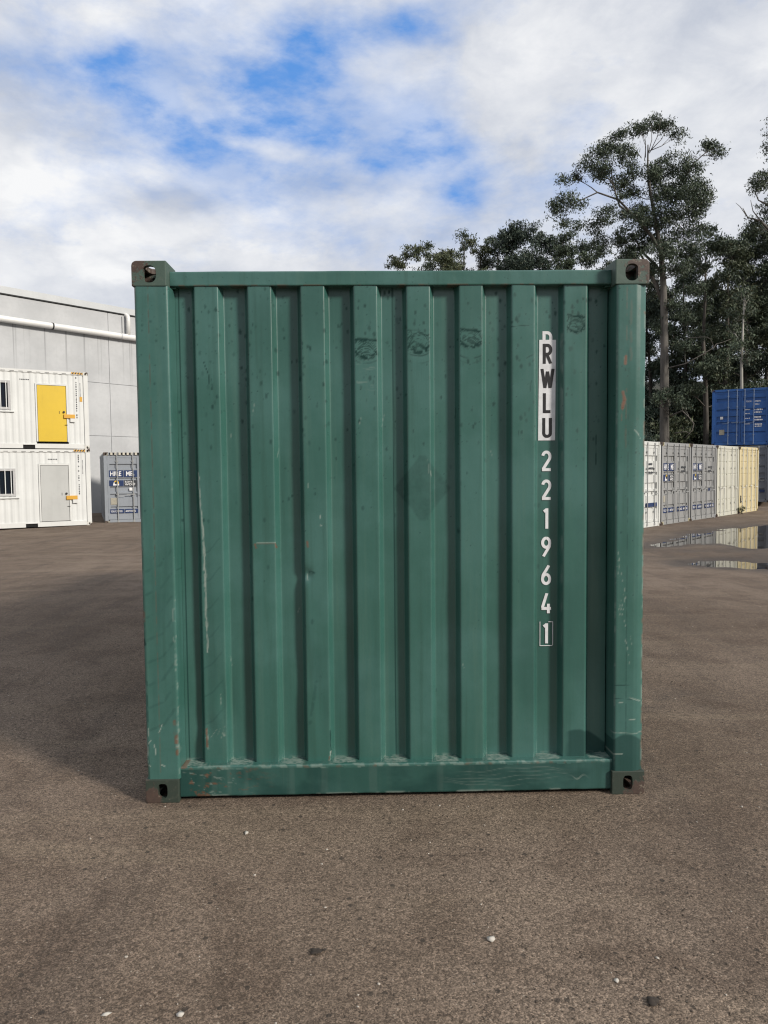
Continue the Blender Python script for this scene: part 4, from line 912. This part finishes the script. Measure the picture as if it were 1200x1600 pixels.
# ================================================================== WAREHOUSE
def build_warehouse():
    ang = math.atan2(.7510, .6603)
    root = empty('warehouse', (-15.05, 27.27, -.2), ang, 'grey concrete panel warehouse with a white drain pipe along its wall', 'warehouse')
    m, T, b = newmat("precast_concrete")
    P = T.n('ShaderNodeTexCoord').outputs['Object']; sp = T.n('ShaderNodeSeparateXYZ', None, Vector=P)
    big = T.noise(P, .5, 5, .6); st = T.noise(T.map(P, (2.3, 1, .10)), 1.0, 6, .68); fine = T.noise(P, 6, 6, .65)
    c = T.mix(T.ramp(big, .3, .7), c4((.40, .41, .42)), c4((.49, .50, .51)))
    c = T.mix(T.m('MULTIPLY', T.ramp(fine, .4, .8), .35), c, c4((.36, .375, .385)))
    c = T.mix(T.m('MULTIPLY', T.ramp(st, .55, .80), .30), c, c4((.30, .31, .32)))
    # weeping stains that start at the drain pipe
    n1 = T.noise(T.map(P, (3.2, 0, .0)), 1.0, 5, .7); run = T.m('MULTIPLY', T.ramp(n1, .53, .64), T.m('MULTIPLY', T.ramp(sp.outputs[2], 5.2, 8.05), T.m('LESS_THAN', sp.outputs[2], 8.12)))
    c = T.mix(T.m('MULTIPLY', run, .6), c, c4((.13, .135, .14)))
    T.L.new(c, b.inputs['Base Color']); b.inputs['Roughness'].default_value = .85
    bp = T.n('ShaderNodeBump', None, Height=fine, Strength=.25, Distance=.01); T.L.new(bp.outputs[0], b.inputs['Normal'])
    white = mat_paint("white_pvc_pipe", (.72, .72, .70), .4, .0, .15, 31.0, .2)
    cap = mat_paint("grey_parapet_sheet", (.50, .52, .53), .45, .0, .12, 33.0, .2)
    HW = 9.5; xs = [-31.0, -25.5, -19.5, -13.5, -7.5, -1.12, 4.7, 10.7, 16.7, 22.7]; g = .012
    mb = MB()
    zj = [0, 3.55, 5.95, HW - .33]
    for x0, x1 in zip(xs[:-1], xs[1:]):
        for z0, z1 in (zip(zj[:-1], zj[1:]) if x0 > -1.5 else ((0, HW - .33),)): mb.box(x0 + g, x1 - g, 0, .15, z0 + g, z1 - g)
    mb.build('wall', m, root)
    MB().box(xs[0], xs[-1], .03, 24, 0, HW - .36).build('wall_core', m, root)
    MB().box(xs[0] - .05, xs[-1] + .05, -.03, .25, HW - .26, HW + .02).build('parapet', cap, root)
    MB().box(xs[0], xs[-1], -.05, .02, HW - .31, HW - .27).build('gutter', M['dark'], root)
    MB().box(xs[0], xs[-1], .26, 24, HW - .34, HW - .2).build('roof', cap, root)
    p = MB().tube([(-31, -.17, 8.16), (5.55, -.17, 8.16), (5.80, -.17, 8.16), (9, -.17, 8.16)], .135, 14).build('drain_pipe', white, root, smooth=True)
    for x in (-6.5, -.9, 2.0, 5.2): MB().tube([(x, -.17, 8.16), (x + .06, -.17, 8.16)], .150, 14).build('pipe_collar', cap if x != 2.0 else M['dark'], p)
    MB().tube([(5.62, -.17, 8.20), (5.62, -.17, 9.0), (5.62, -.14, 9.12), (5.60, -.02, 9.20), (5.58, .2, 9.22)], .10, 12).build('downpipe', white, root, smooth=True)
    MB().tube([(5.40, -.03, 8.2), (5.40, -.03, 9.1)], .02, 6).build('cable_conduit', M['galv'], root)
build_warehouse()

# ================================================================== TREES
def mat_leaf(name, a, b2):
    m, T, b = newmat(name)
    at = T.n('ShaderNodeAttribute', dict(attribute_name='tint')); s = T.n('ShaderNodeSeparateColor', None, Color=at.outputs['Color'])
    oi = T.n('ShaderNodeObjectInfo').outputs['Random']
    c = T.mix(s.outputs[0], c4(a), c4(b2)); c = T.mix(T.m('MULTIPLY', s.outputs[1], .6), c, c4((.10, .085, .04)))
    c = T.mix(T.m('MULTIPLY', oi, .25), c, c4((.02, .04, .03)))
    T.L.new(c, b.inputs['Base Color']); b.inputs['Roughness'].default_value = .55; b.inputs['Specular IOR Level'].default_value = .35
    return m
LEAF = mat_leaf("gum_leaves", (.034, .052, .036), (.098, .126, .074)); LEAF2 = mat_leaf("olive_leaves", (.040, .056, .030), (.112, .126, .064)); LEAF3 = mat_leaf("blue_green_leaves", (.027, .044, .035), (.072, .098, .070))
def mat_bark(name, a, b2):
    m, T, b = newmat(name); P = T.n('ShaderNodeTexCoord').outputs['Object']
    c = T.mix(T.ramp(T.noise(T.map(P, (3, 3, .5)), 1.0, 6, .65), .35, .65), c4(a), c4(b2)); T.L.new(c, b.inputs['Base Color']); b.inputs['Roughness'].default_value = .85
    return m
BARK = mat_bark("pale_gum_bark", (.055, .050, .044), (.150, .138, .122)); BARK2 = mat_bark("dark_bark", (.035, .030, .026), (.10, .088, .075))

def leaves(centres, spread, per, rng, size=(.26, .075)):
    """many leaf blades gathered in sprays; centres (n,3), spread (n,)"""
    n = len(centres); C = np.repeat(centres, per, 0); S = np.repeat(spread, per)
    N = len(C); P = C + np.clip(rng.normal(0, 1, (N, 3)), -1.7, 1.7) * S[:, None] * np.array([1, 1, .62])
    d = rng.normal(0, 1, (N, 3)); d[:, 2] -= .9; d /= np.linalg.norm(d, axis=1)[:, None]
    q = np.cross(d, rng.normal(0, 1, (N, 3))); q /= np.linalg.norm(q, axis=1)[:, None] + 1e-9
    k = rng.uniform(.6, 1.25, N)[:, None]; a = d * size[0] * k; w = q * size[1] * k
    V = np.stack([P - a * .5, P - a * .05 + w * .5, P + a * .5, P - a * .05 - w * .5], 1).reshape(-1, 3)
    F = np.arange(N * 4).reshape(-1, 4)
    t = np.clip(np.repeat(rng.rand(n), per) * .5 + rng.rand(N) * .6, 0, 1); br = (rng.rand(N) < .04) * 1.0
    col = np.repeat(np.stack([t, br, 0 * t, 0 * t + 1], 1), 4, 0)
    return V, F, col

def gum(name, label, loc, clumps, trunk, leafmat, bark, seed, group=None, per=26, density=1.0, leaf=(.26, .075), limbs=True, extra=None, rz=0.0):
    """clumps: (x, y, z, rx, ry, rz) masses of foliage; trunk: points with radius"""
    rng = np.random.RandomState(seed)
    root = empty(name, loc, rz, label, 'tree', group)
    mb = MB(); mb.tube([p[:3] for p in trunk], [p[3] for p in trunk], 9)
    tp = np.array([p[:3] for p in trunk]); tr = np.array([p[3] for p in trunk])
    cs = []; sp = []
    for (x, y, z, rx, ry, rzv) in clumps:
        c = np.array([x, y, z]); ns = max(6, int(density * 34 * (rx * ry * rzv) ** .62))
        u = rng.normal(0, 1, (ns, 3)); u /= np.linalg.norm(u, axis=1)[:, None]; r = rng.uniform(.15, 1, ns) ** .5
        pts = c + u * r[:, None] * np.array([rx, ry, rzv]) * (1 + .14 * np.clip(rng.normal(0, 1, (ns, 1)), -1.5, 1.5))
        pts[:, 2] += .12 * rzv
        cs.append(pts); sp.append(rng.uniform(.13, .30, ns))
    # limbs: each mass hangs from the nearest wood already grown below it
    nodes = []
    for a, b_ in zip(trunk[:-1], trunk[1:]):
        for f in (0, .33, .66): nodes.append(tuple(a[q] * (1 - f) + b_[q] * f for q in range(4)))
    zmin = trunk[0][2] + (trunk[-1][2] - trunk[0][2]) * .16
    nodes = [q for q in nodes if q[2] > zmin] + [tuple(trunk[-1])]
    for br in (extra or []): nodes += [tuple(q) for q in br]
    order = sorted(range(len(clumps)), key=lambda q: math.hypot(clumps[q][0], clumps[q][1]) + .25 * clumps[q][2])
    for q in (order if limbs else []):
        c = np.array(clumps[q][:3]); pts = cs[q]
        nd = np.array(nodes); v = c[None] - nd[:, :3]; dist = np.linalg.norm(v, axis=1)
        cost = dist + np.where(v[:, 2] < .35 * dist, 2.0 * (.35 * dist - v[:, 2]), 0) + np.where(dist < .5, 3, 0)
        k = int(np.argmin(cost)); b0 = nd[k, :3]; ln = dist[k]; r0 = min(nd[k, 3] * .7, .022 + .011 * ln)
        m1 = b0 * .66 + c * .34 + rng.normal(0, .06, 3) * ln + np.array([0, 0, -.03 * ln]); m2 = b0 * .32 + c * .68 + rng.normal(0, .06, 3) * ln
        tip = c + np.array([0, 0, -.15]); mb.tube([b0, m1, m2, tip], [r0, r0 * .8, r0 * .6, r0 * .35], 6)
        nodes += [(*m1, r0 * .8), (*m2, r0 * .6), (*tip, r0 * .4)]
        for j in range(min(len(pts), 9)):
            e = pts[j]; s0 = m2 * .4 + tip * .6 if rng.rand() < .6 else m2; mid = (s0 + e) / 2 + rng.normal(0, .10, 3)
            mb.tube([s0, mid, e], [r0 * .36, r0 * .22, .006], 4)
    for br in (extra or []): mb.tube([p[:3] for p in br], [p[3] for p in br], 6)
    mb.build('trunk', bark, root, smooth=True)
    V, F, col = leaves(np.concatenate(cs), np.concatenate(sp), per, rng, leaf)
    np_mesh('crown', V, F, leafmat, root, False, {'tint': ('POINT', col)})
    return root

# the tall gum behind the row; local metres, origin at its foot
def elev(py, D): return 1.84 + D * math.tan(math.atan((800 - py) / 1150.0) - R(3.13))
def main_gum():
    def c(px, py, rx, ry, dy=0.0): return ((px - 1038) / 25.0, dy, elev(py, 46) - .15, rx / 27.0, (rx + ry) / 54.0, ry / 27.0)
    CL = [c(975, 212, 14, 9), c(995, 202, 17, 10, .3), c(1015, 197, 16, 11, -.2), c(1035, 200, 16, 10), c(1055, 211, 12, 10, .3), c(985, 208, 12, 8, -.5), c(1030, 192, 12, 8, .4), c(960, 218, 9, 7),
          c(1108, 230, 13, 10), c(1117, 242, 8, 8), c(1100, 226, 8, 6),
          c(1050, 258, 28, 16), c(1064, 282, 23, 18, -.8), c(1085, 305, 25, 22), c(1040, 285, 30, 25, 1.0), c(1060, 320, 30, 22, -1.2), c(1030, 320, 24, 22, -.5), c(1094, 318, 16, 16, .6), c(1025, 262, 22, 14, .8), c(1078, 340, 22, 14, .5),
          c(930, 240, 24, 14), c(950, 228, 20, 10, .6), c(965, 250, 22, 16, -.8), c(915, 258, 17, 11), c(985, 262, 20, 18, .8), c(905, 272, 12, 9, .5), c(935, 272, 18, 12, -.5), c(880, 285, 10, 8), c(965, 285, 18, 12, .4), c(945, 262, 18, 12, 1.0),
          c(885, 312, 17, 10), c(872, 328, 14, 12, .4), c(895, 322, 12, 10, -.4), c(880, 348, 13, 9), c(897, 352, 10, 8, .3), c(866, 318, 8, 7),
          c(945, 338, 22, 14), c(930, 352, 17, 12, .5), c(975, 332, 13, 8, .6), c(990, 350, 22, 20, -.7), c(1012, 372, 22, 18, .6), c(970, 372, 20, 16), c(942, 378, 18, 15, .8), c(935, 398, 14, 12), c(985, 395, 22, 14, .5),
          c(1045, 372, 28, 18, .8), c(1082, 362, 22, 13, .3), c(1020, 402, 26, 16, -1.0), c(1060, 395, 24, 16), c(1005, 320, 14, 14, 1.0), c(1030, 350, 24, 16, -.9), c(1010, 425, 20, 12), c(1065, 420, 22, 12, .5), c(988, 292, 15, 12, .7), c(1005, 278, 14, 12, -.6), c(1012, 345, 16, 14, .8), c(962, 312, 10, 8, -.4), c(992, 378, 22, 15, .9), c(1042, 425, 22, 14, -.9), c(1028, 455, 20, 13, .8), c(1080, 395, 20, 14, -.6), c(1075, 455, 20, 13, -.5), c(1055, 460, 18, 12, .7), c(1040, 340, 20, 16, 1.1),
          c(1035, 618, 15, 9, -.7), c(1050, 628, 14, 10, -.9), c(1022, 630, 12, 9, -.8), c(1062, 640, 10, 8, -.6), c(1046, 480, 16, 10, -.5), c(1064, 500, 18, 12, -.4), c(1028, 510, 14, 12, .4), c(1080, 530, 16, 12, -.3), c(1060, 545, 15, 9, -.6)]
    TRK = [(.05, 0, -.3, .42), (.03, 0, .8, .34), (.0, 0, 2.5, .30), (-.04, 0, 5.0, .28), (-.06, .0, 8.0, .255), (-.12, 0, 11.0, .225), (-.2, 0, 13.2, .19), (-.35, 0, 15.0, .15), (-.75, .1, 17.3, .11), (-1.05, .1, 18.9, .085), (-1.2, .1, 20.3, .06), (-1.2, .1, 21.6, .035)]
    def b(*pts): return [((px - 1038) / 25.0, dy, elev(py, 46), r * .62) for px, py, dy, r in pts]
    EX = [b((1032, 405, 0, .22), (1012, 375, -.2, .17), (985, 345, -.3, .13), (960, 318, -.2, .10), (930, 305, 0, .08), (900, 318, .2, .05), (884, 330, .2, .03)),
          b((985, 345, -.3, .11), (965, 325, .1, .09), (955, 290, .2, .07), (952, 262, .2, .04)), b((1036, 440, 0, .20), (1022, 415, .3, .15), (1005, 395, .5, .10), (993, 376, .4, .06)),
          b((1033, 475, .1, .22), (1024, 450, .2, .20), (1014, 425, .3, .16), (1002, 400, .4, .10)),
          b((1040, 580, -.2, .07), (1060, 576, -.9, .06), (1082, 563, -1.2, .05), (1098, 553, -1.3, .05), (1101, 548, -1.3, .045), (1112, 545, -1.2, .035), (1125, 540, -1.2, .02)),
          b((1098, 553, -1.3, .04), (1092, 540, -1.3, .035), (1085, 537, -1.3, .03), (1062, 537, -1.0, .03), (1050, 545, -.6, .02)),
          b((1060, 290, 0, .10), (1076, 262, 0, .07), (1090, 248, 0, .05), (1106, 236, 0, .03)), b((1076, 262, 0, .03), (1082, 246, .1, .02), (1086, 238, .1, .01)),
          b((1042, 655, -.4, .10), (1056, 648, -.8, .08), (1064, 658, -1.0, .06), (1072, 668, -1.0, .05), (1070, 678, -1.0, .04), (1060, 690, -.9, .03)),
          b((1048, 682, -.5, .05), (1062, 680, -.8, .04), (1068, 684, -.9, .03)),
          b((1030, 470, .2, .08), (1030, 440, .6, .07), (1036, 400, .8, .05), (1052, 378, .8, .03))]
    for (tx, ty) in ((978, 212), (992, 200), (1008, 197), (1020, 193), (1036, 197), (1048, 205), (1000, 206)): EX.append(b((1006 + (tx - 1006) * .12, 252 - abs(tx - 1000) * .3, .1 + (ty - 200) * .04, .045), ((1006 + tx) / 2 + 3, (248 + ty) / 2 + 4, (ty - 202) * .06, .035), (tx, ty + 6, (ty - 202) * .08, .012)))
    gum('gum_tree', 'tallest gum tree, pale bare trunk and thin domed top above the green container corner', (18.35, 42.1, -.24), CL, TRK, LEAF, BARK, 11, None, 56, 1.3, (.175, .058), True, EX)
main_gum()

def auto_clumps(rng, h, w, base=.35, n=16, flat=.55):
    out = []
    for i in range(n):
        t = (i + rng.rand()) / n; z = h * (base + (1 - base) * t * .95); ww = w * (.55 + .45 * math.sin(math.pi * min(1, .15 + t * .85))) * (.55 if t > .9 else 1)
        a = rng.uniform(0, 6.28); r = ww * rng.uniform(.15, .85); s = rng.uniform(.75, 1.3) * w * .34
        out.append((math.cos(a) * r, math.sin(a) * r, z, s, s, s * flat))
    return out
def trunk_line(rng, h, r):
    x = y = 0.0; p = []
    for k in range(7):
        t = k / 6; p.append((x, y, -.4 + (h * .88 + .4) * t, r * (1 - .86 * t) + .02)); x += rng.uniform(-.25, .25); y += rng.uniform(-.25, .25)
    return p
CX, CY = -.1223, -3.5124
def at_px(px, D):      # bearing of a tree seen from the yard, D metres away
    r = CF + CR * ((px - 600) / 1150.0); return (CX + r.x * D, CY + r.y * D)
def hill_z(x, y): return float(-.3 + 14.0 * sstep(np.array(y), 52, 100) * sstep(np.array(x), -14, 34))
def top_z(py, D): return 1.5965 + D * math.tan(math.atan((800 - py) / 1150.0) - R(3.13))

def forest():
    rng = np.random.RandomState(21)
    # (bearing px, distance, top py, crown width m, base fraction, clumps, leaf, label)
    T_ = [
        (640, 62, 382, 2.4, .56, 13, LEAF2, 'small round-topped tree at the left end of the line above the green container'),
        (668, 66, 370, .9, .80, 4, LEAF, 'thin tree with one tuft on a bare stick above the green container'),
        (694, 60, 384, 2.8, .50, 16, LEAF2, 'low olive green tree between the tufted stick and the lacy tree'),
        (722, 64, 354, 1.5, .60, 9, LEAF, 'lacy narrow tree standing over the middle of the green container'),
        (748, 61, 372, 2.7, .48, 17, LEAF2, 'low olive tree in front of the dark round tree'),
        (806, 60, 348, 3.6, .45, 24, LEAF3, 'broad dark tree with a rounded dense top, left of the tall gum'),
        (850, 63, 358, 2.7, .42, 16, LEAF3, 'dark bushy tree beside the broad round one'),
        (878, 58, 356, 2.6, .42, 15, LEAF, 'loose dark tree tucked under the left limbs of the tall gum'),
        (915, 60, 376, 2.5, .35, 14, LEAF3, 'low dark tree just left of the top right corner casting'),
        (770, 67, 352, .8, .82, 3, LEAF, 'thin sprig of a tree rising over the round crowns'),
        (965, 62, 392, 3.0, .45, 12, LEAF3, 'dark tree behind the top right corner of the green container'),
        (1012, 56, 420, 3.2, .20, 16, LEAF3, 'dark tree behind the trunk of the tall gum'),
        (1075, 54, 405, 3.3, .16, 18, LEAF, 'dense dark tree right of the tall gum trunk'),
        (1105, 50, 352, 2.6, .34, 14, LEAF, 'mid height gum with ragged crown right of the tall gum'),
        (1128, 52, 372, 3.0, .25, 16, LEAF2, 'olive gum with a ragged flat crown above the blue container'),
        (1160, 53, 352, 3.2, .25, 18, LEAF, 'dense gum behind the thin pale trunk'),
        (1195, 55, 340, 3.4, .20, 18, LEAF3, 'dense dark gum at the right edge of the yard'),
        (1230, 52, 330, 3.4, .2, 18, LEAF, 'dark gum beyond the right edge of the stacked blue container'),
        (1050, 62, 470, 3.6, .06, 16, LEAF3, 'low dark tree deep behind the tall gum'),
        (1115, 64, 450, 3.8, .06, 18, LEAF3, 'low dark tree deep behind the ragged gums'),
        (1180, 62, 440, 3.8, .06, 18, LEAF2, 'low leafy tree deep behind the blue container'),
        (1245, 60, 430, 3.8, .06, 16, LEAF3, 'low dark tree beyond the blue container'),
        (1000, 66, 470, 3.6, .08, 14, LEAF3, 'low dark tree hidden mostly by the green container post'),
    ]
    for i, (px, D, py, w, base, n, lm, lab) in enumerate(T_):
        x, y = at_px(px, D); zb = hill_z(x, y); h = top_z(py, D) - zb; rg = np.random.RandomState(100 + i)
        gum('gum_tree', lab, (x, y, zb), auto_clumps(rg, h, w, base, n), trunk_line(rg, h, .07 + .008 * h), lm, BARK if i % 5 == 0 else BARK2, 200 + i, 'trees of the forest edge', 46, 1.05, (.24, .078))
    # the ragged tall gum cut by the right edge of the picture
    x, y = at_px(1208, 46); 
    def c(px, py, rx, ry, dy=0.0): return ((px - 1208) / 25.0, dy, elev(py, 46) - .1, rx / 25.0, (rx + ry) / 45.0, ry / 25.0)
    CL = [c(1200, 205, 12, 14), c(1212, 190, 16, 12), c(1198, 235, 10, 14, .3), c(1180, 288, 16, 12), c(1196, 282, 14, 12, .4), c(1172, 300, 9, 8), c(1215, 260, 18, 14), c(1230, 230, 18, 14), c(1200, 330, 22, 14), c(1182, 352, 18, 10, .4), c(1222, 310, 20, 14)]
    EX = [[((a - 1208) / 25.0, 0, elev(b_, 46), r) for a, b_, r in q] for q in ([(1208, 380, .12), (1180, 350, .07), (1160, 345, .04), (1152, 330, .02)], [(1180, 350, .05), (1168, 335, .03), (1164, 318, .015)], [(1160, 345, .03), (1148, 328, .02), (1141, 322, .01)], [(1205, 350, .1), (1190, 325, .07), (1176, 318, .04), (1170, 304, .02)])]
    gum('gum_tree', 'ragged tall gum cut by the right edge, with bare dead twigs on its left', (x, y, -.3), CL, [(0, 0, -.3, .4), (0, 0, 6, .28), (.1, 0, 12, .2), (0, 0, 16, .14), (.1, 0, 19, .08), (.1, 0, 22.4, .03)], LEAF, BARK, 77, None, 44, 1.1, (.20, .062), True, EX)
    # thin pale stem
    x, y = at_px(1156, 44); rg = np.random.RandomState(5)
    gum('gum_tree', 'slender sapling with a thin white stem behind the blue container', (x, y, -.3), auto_clumps(rg, 12.5, 1.5, .66, 9), [(0, 0, -.3, .12), (.05, 0, 4, .10), (-.05, 0, 8, .08), (0.05, 0, 12, .03)], LEAF, mat_bark("white_stem", (.26, .25, .22), (.36, .35, .32)), 78, None, 22, 1.0, (.26, .08))
    # understorey shrubs at the forest foot: three meshes shared by many
    protos = []
    spots = [(1005, 47), (1030, 49), (1046, 50), (1190, 50), (1196, 45), (1220, 47), (1018, 55), (1064, 56), (1110, 55), (1160, 54), (1205, 55), (1040, 60), (1090, 61), (1140, 60), (1190, 60), (985, 52), (1235, 52), (1015, 70), (1055, 72), (1095, 70), (1135, 72), (1175, 70), (1215, 71), (630, 64), (660, 60), (695, 66), (730, 62), (770, 65), (805, 68), (840, 60), (870, 66), (905, 64), (935, 60), (960, 68), (600, 70)]
    rg = np.random.RandomState(9)
    for i, (px, D) in enumerate(spots):
        x, y = at_px(px, D); zb = hill_z(x, y)
        if i < 3:
            r2 = np.random.RandomState(50 + i); h = 5.5
            o = gum('shrub', 'dark leafy shrub in the shade at the foot of the forest', (x, y, zb - .1), auto_clumps(r2, h, 2.2, .06, 16, .7), trunk_line(r2, h, .08), (LEAF3, LEAF, LEAF2)[i], BARK2, 300 + i, 'understorey shrubs', 22, 1.0, (.30, .10)); o['category'] = 'shrub'; protos.append(o)
        else:
            p = protos[i % 3]; o = p.copy(); COL.objects.link(o); o.location = (x, y, zb - .1)
            for ch in list(p.children): q = ch.copy(); COL.objects.link(q); q.parent = o
        s = rg.uniform(.75, 1.35); o.scale = (s, s, s * rg.uniform(.9, 1.2)); o.rotation_euler = (0, 0, rg.uniform(0, 6.28))
    # wooded rise behind
    xs = np.linspace(-40, 170, 80); ys = np.linspace(46, 190, 60); X, Y = np.meshgrid(xs, ys)
    Z = -.3 + 14.0 * sstep(Y, 52, 100) * sstep(X, -14, 34) + (fbm(X * .15, Y * .15, 3, 4) - .5) * 1.2 * sstep(Y, 52, 60) - .35 * sstep(Y, 51, 46) - .35 * sstep(X, -16, -30)
    n, k = X.shape; idx = np.arange(n * k).reshape(n, k); F = np.stack([idx[:-1, :-1], idx[:-1, 1:], idx[1:, 1:], idx[1:, :-1]], -1).reshape(-1, 4)
    m, T, b = newmat("leaf_litter"); P = T.n('ShaderNodeNewGeometry').outputs['Position']
    T.L.new(T.mix(T.noise(P, 1.3, 6, .7), c4((.012, .014, .008)), c4((.045, .042, .026))), b.inputs['Base Color']); b.inputs['Roughness'].default_value = .9
    tag(np_mesh('forest_floor', np.stack([X, Y, Z], -1).reshape(-1, 3), F, m, None, True), kind='structure')
forest()

# ================================================================== LOOSE STONES
def stone_arrays(P, size, rng, squash=.6):
    base = np.array([(1, 0, 0), (-1, 0, 0), (0, 1, 0), (0, -1, 0), (0, 0, 1), (0, 0, -1), (.6, .6, .45), (-.6, .6, .45), (-.6, -.6, .45), (.6, -.6, .45)], float)
    tri = np.array([(0, 6, 9), (0, 2, 6), (2, 7, 6), (2, 1, 7), (1, 8, 7), (1, 3, 8), (3, 9, 8), (3, 0, 9), (4, 6, 7), (4, 7, 8), (4, 8, 9), (4, 9, 6), (5, 2, 0), (5, 1, 2), (5, 3, 1), (5, 0, 3)])
    n = len(P); V = base[None] * rng.uniform(.65, 1.2, (n, 10, 1)); sc_ = size[:, None] * np.stack([rng.uniform(.7, 1.3, n), rng.uniform(.7, 1.1, n), rng.uniform(.45, .8, n) * squash / .6], 1)
    V = V * sc_[:, None]; a = rng.uniform(0, 6.28, n); c, s = np.cos(a)[:, None], np.sin(a)[:, None]
    V = np.stack([V[..., 0] * c - V[..., 1] * s, V[..., 0] * s + V[..., 1] * c, V[..., 2]], -1) + P[:, None]
    F = (tri[None] + (np.arange(n) * 10)[:, None, None]).reshape(-1, 3)
    return V.reshape(-1, 3), F
def build_gravel():
    rng = np.random.RandomState(31)
    n = 42000
    D = 1.2 + 12.5 * rng.rand(n) ** 1.6; B = rng.uniform(-.66, .66, n); x = CX + D * B; y = CY + D
    keep = ~((np.abs(x) < 1.24) & (y > -.02) & (y < 6.1)); x, y = x[keep], y[keep]; n = len(x)
    size = .0015 + .0042 * rng.rand(n) ** 4.0
    pale = (rng.rand(n) < .012) * 1.0; size = np.where(pale > 0, .0030 + .0045 * rng.rand(n) ** 2, size)
    z = ground_z(x, y) + size * .15
    V, F = stone_arrays(np.stack([x, y, z], 1), size, rng)
    t = rng.rand(n) ** 1.3
    col = np.repeat(np.stack([t, pale, 0 * t, 0 * t + 1], 1), 10, 0)
    m, T, b = newmat("loose_gravel"); s = T.n('ShaderNodeSeparateColor', None, Color=T.n('ShaderNodeAttribute', dict(attribute_name='tint')).outputs['Color'])
    c = T.mix(s.outputs[0], c4((.050, .037, .027)), c4((.18, .140, .104))); c = T.mix(s.outputs[1], c, c4((.42, .38, .33))); T.L.new(c, b.inputs['Base Color']); b.inputs['Roughness'].default_value = .85
    tag(np_mesh('gravel', V, F, m, None, False, {'tint': ('POINT', col)}), kind='stuff')
    pale_m = mat_flat("pale_stone", (.50, .47, .42), .8); dark_m = mat_flat("dark_clod", (.036, .028, .022), .95)
    for (x, y, s, m2, lab, grp) in ((.28, -1.09, .017, pale_m, 'pale stone chip in the centre foreground of the gravel', None), (.64, -1.30, .013, pale_m, 'pale stone chip left of the dark clod near the bottom right', None),
                               (-.92, -1.39, .013, pale_m, 'leftmost pale stone chip near the bottom edge', None), (-.70, -1.40, .014, pale_m, 'pale stone chip near the bottom edge, right of the leftmost one', None),
                               (-.68, -.32, .016, pale_m, 'pale flat stone chip in front of the left end of the green container', None), (-.30, -1.14, .028, dark_m, 'dark earth clod on the gravel left of centre', None), (.73, -1.40, .030, dark_m, 'dark earth clod at the bottom right of the gravel', None)):
        r2 = np.random.RandomState(int(abs(x) * 1000)); V, F = (stone_arrays(np.zeros((1, 3)), np.array([s]), r2, .45) if m2 is pale_m else stone_arrays(np.stack([r2.normal(0, s * .55, 7), r2.normal(0, s * .4, 7), np.zeros(7)], 1), s * r2.uniform(.3, .75, 7), r2, .6))
        o = np_mesh('stone' if m2 is pale_m else 'earth_clod', V, F, m2); o.location = (x, y, float(ground_z(x, y)) + s * .22)
        if m2 is dark_m: o.scale = (.95, .75, .40)
        tag(o, lab, 'stone' if m2 is pale_m else 'clod', grp)
build_gravel()

def build_weed():
    x, y, z = row_pos(3); ex, ey = x - (W / 2 + .10) * math.cos(TH) + .12 * math.sin(TH), y - (W / 2 + .10) * math.sin(TH) - .12 * math.cos(TH)
    rng = np.random.RandomState(8); root = empty('weed', (ex, ey, float(ground_z(ex, ey))), 0, 'small green weed growing at the foot of the pale yellow container', 'weed')
    c = np.array([(rng.normal(0, .08), rng.normal(0, .06), rng.uniform(.05, .30)) for _ in range(16)])
    V, F, col = leaves(c, np.full(16, .04), 7, rng, (.10, .03)); np_mesh('leaves', V, F, LEAF2, root, False, {'tint': ('POINT', col)})
    mb = MB()
    for q in c[:9]: mb.tube([(0, 0, 0), tuple(q * .5 + np.array([0, 0, .03])), tuple(q)], [.006, .005, .003], 4)
    mb.build('stem', BARK2, root)
build_weed()
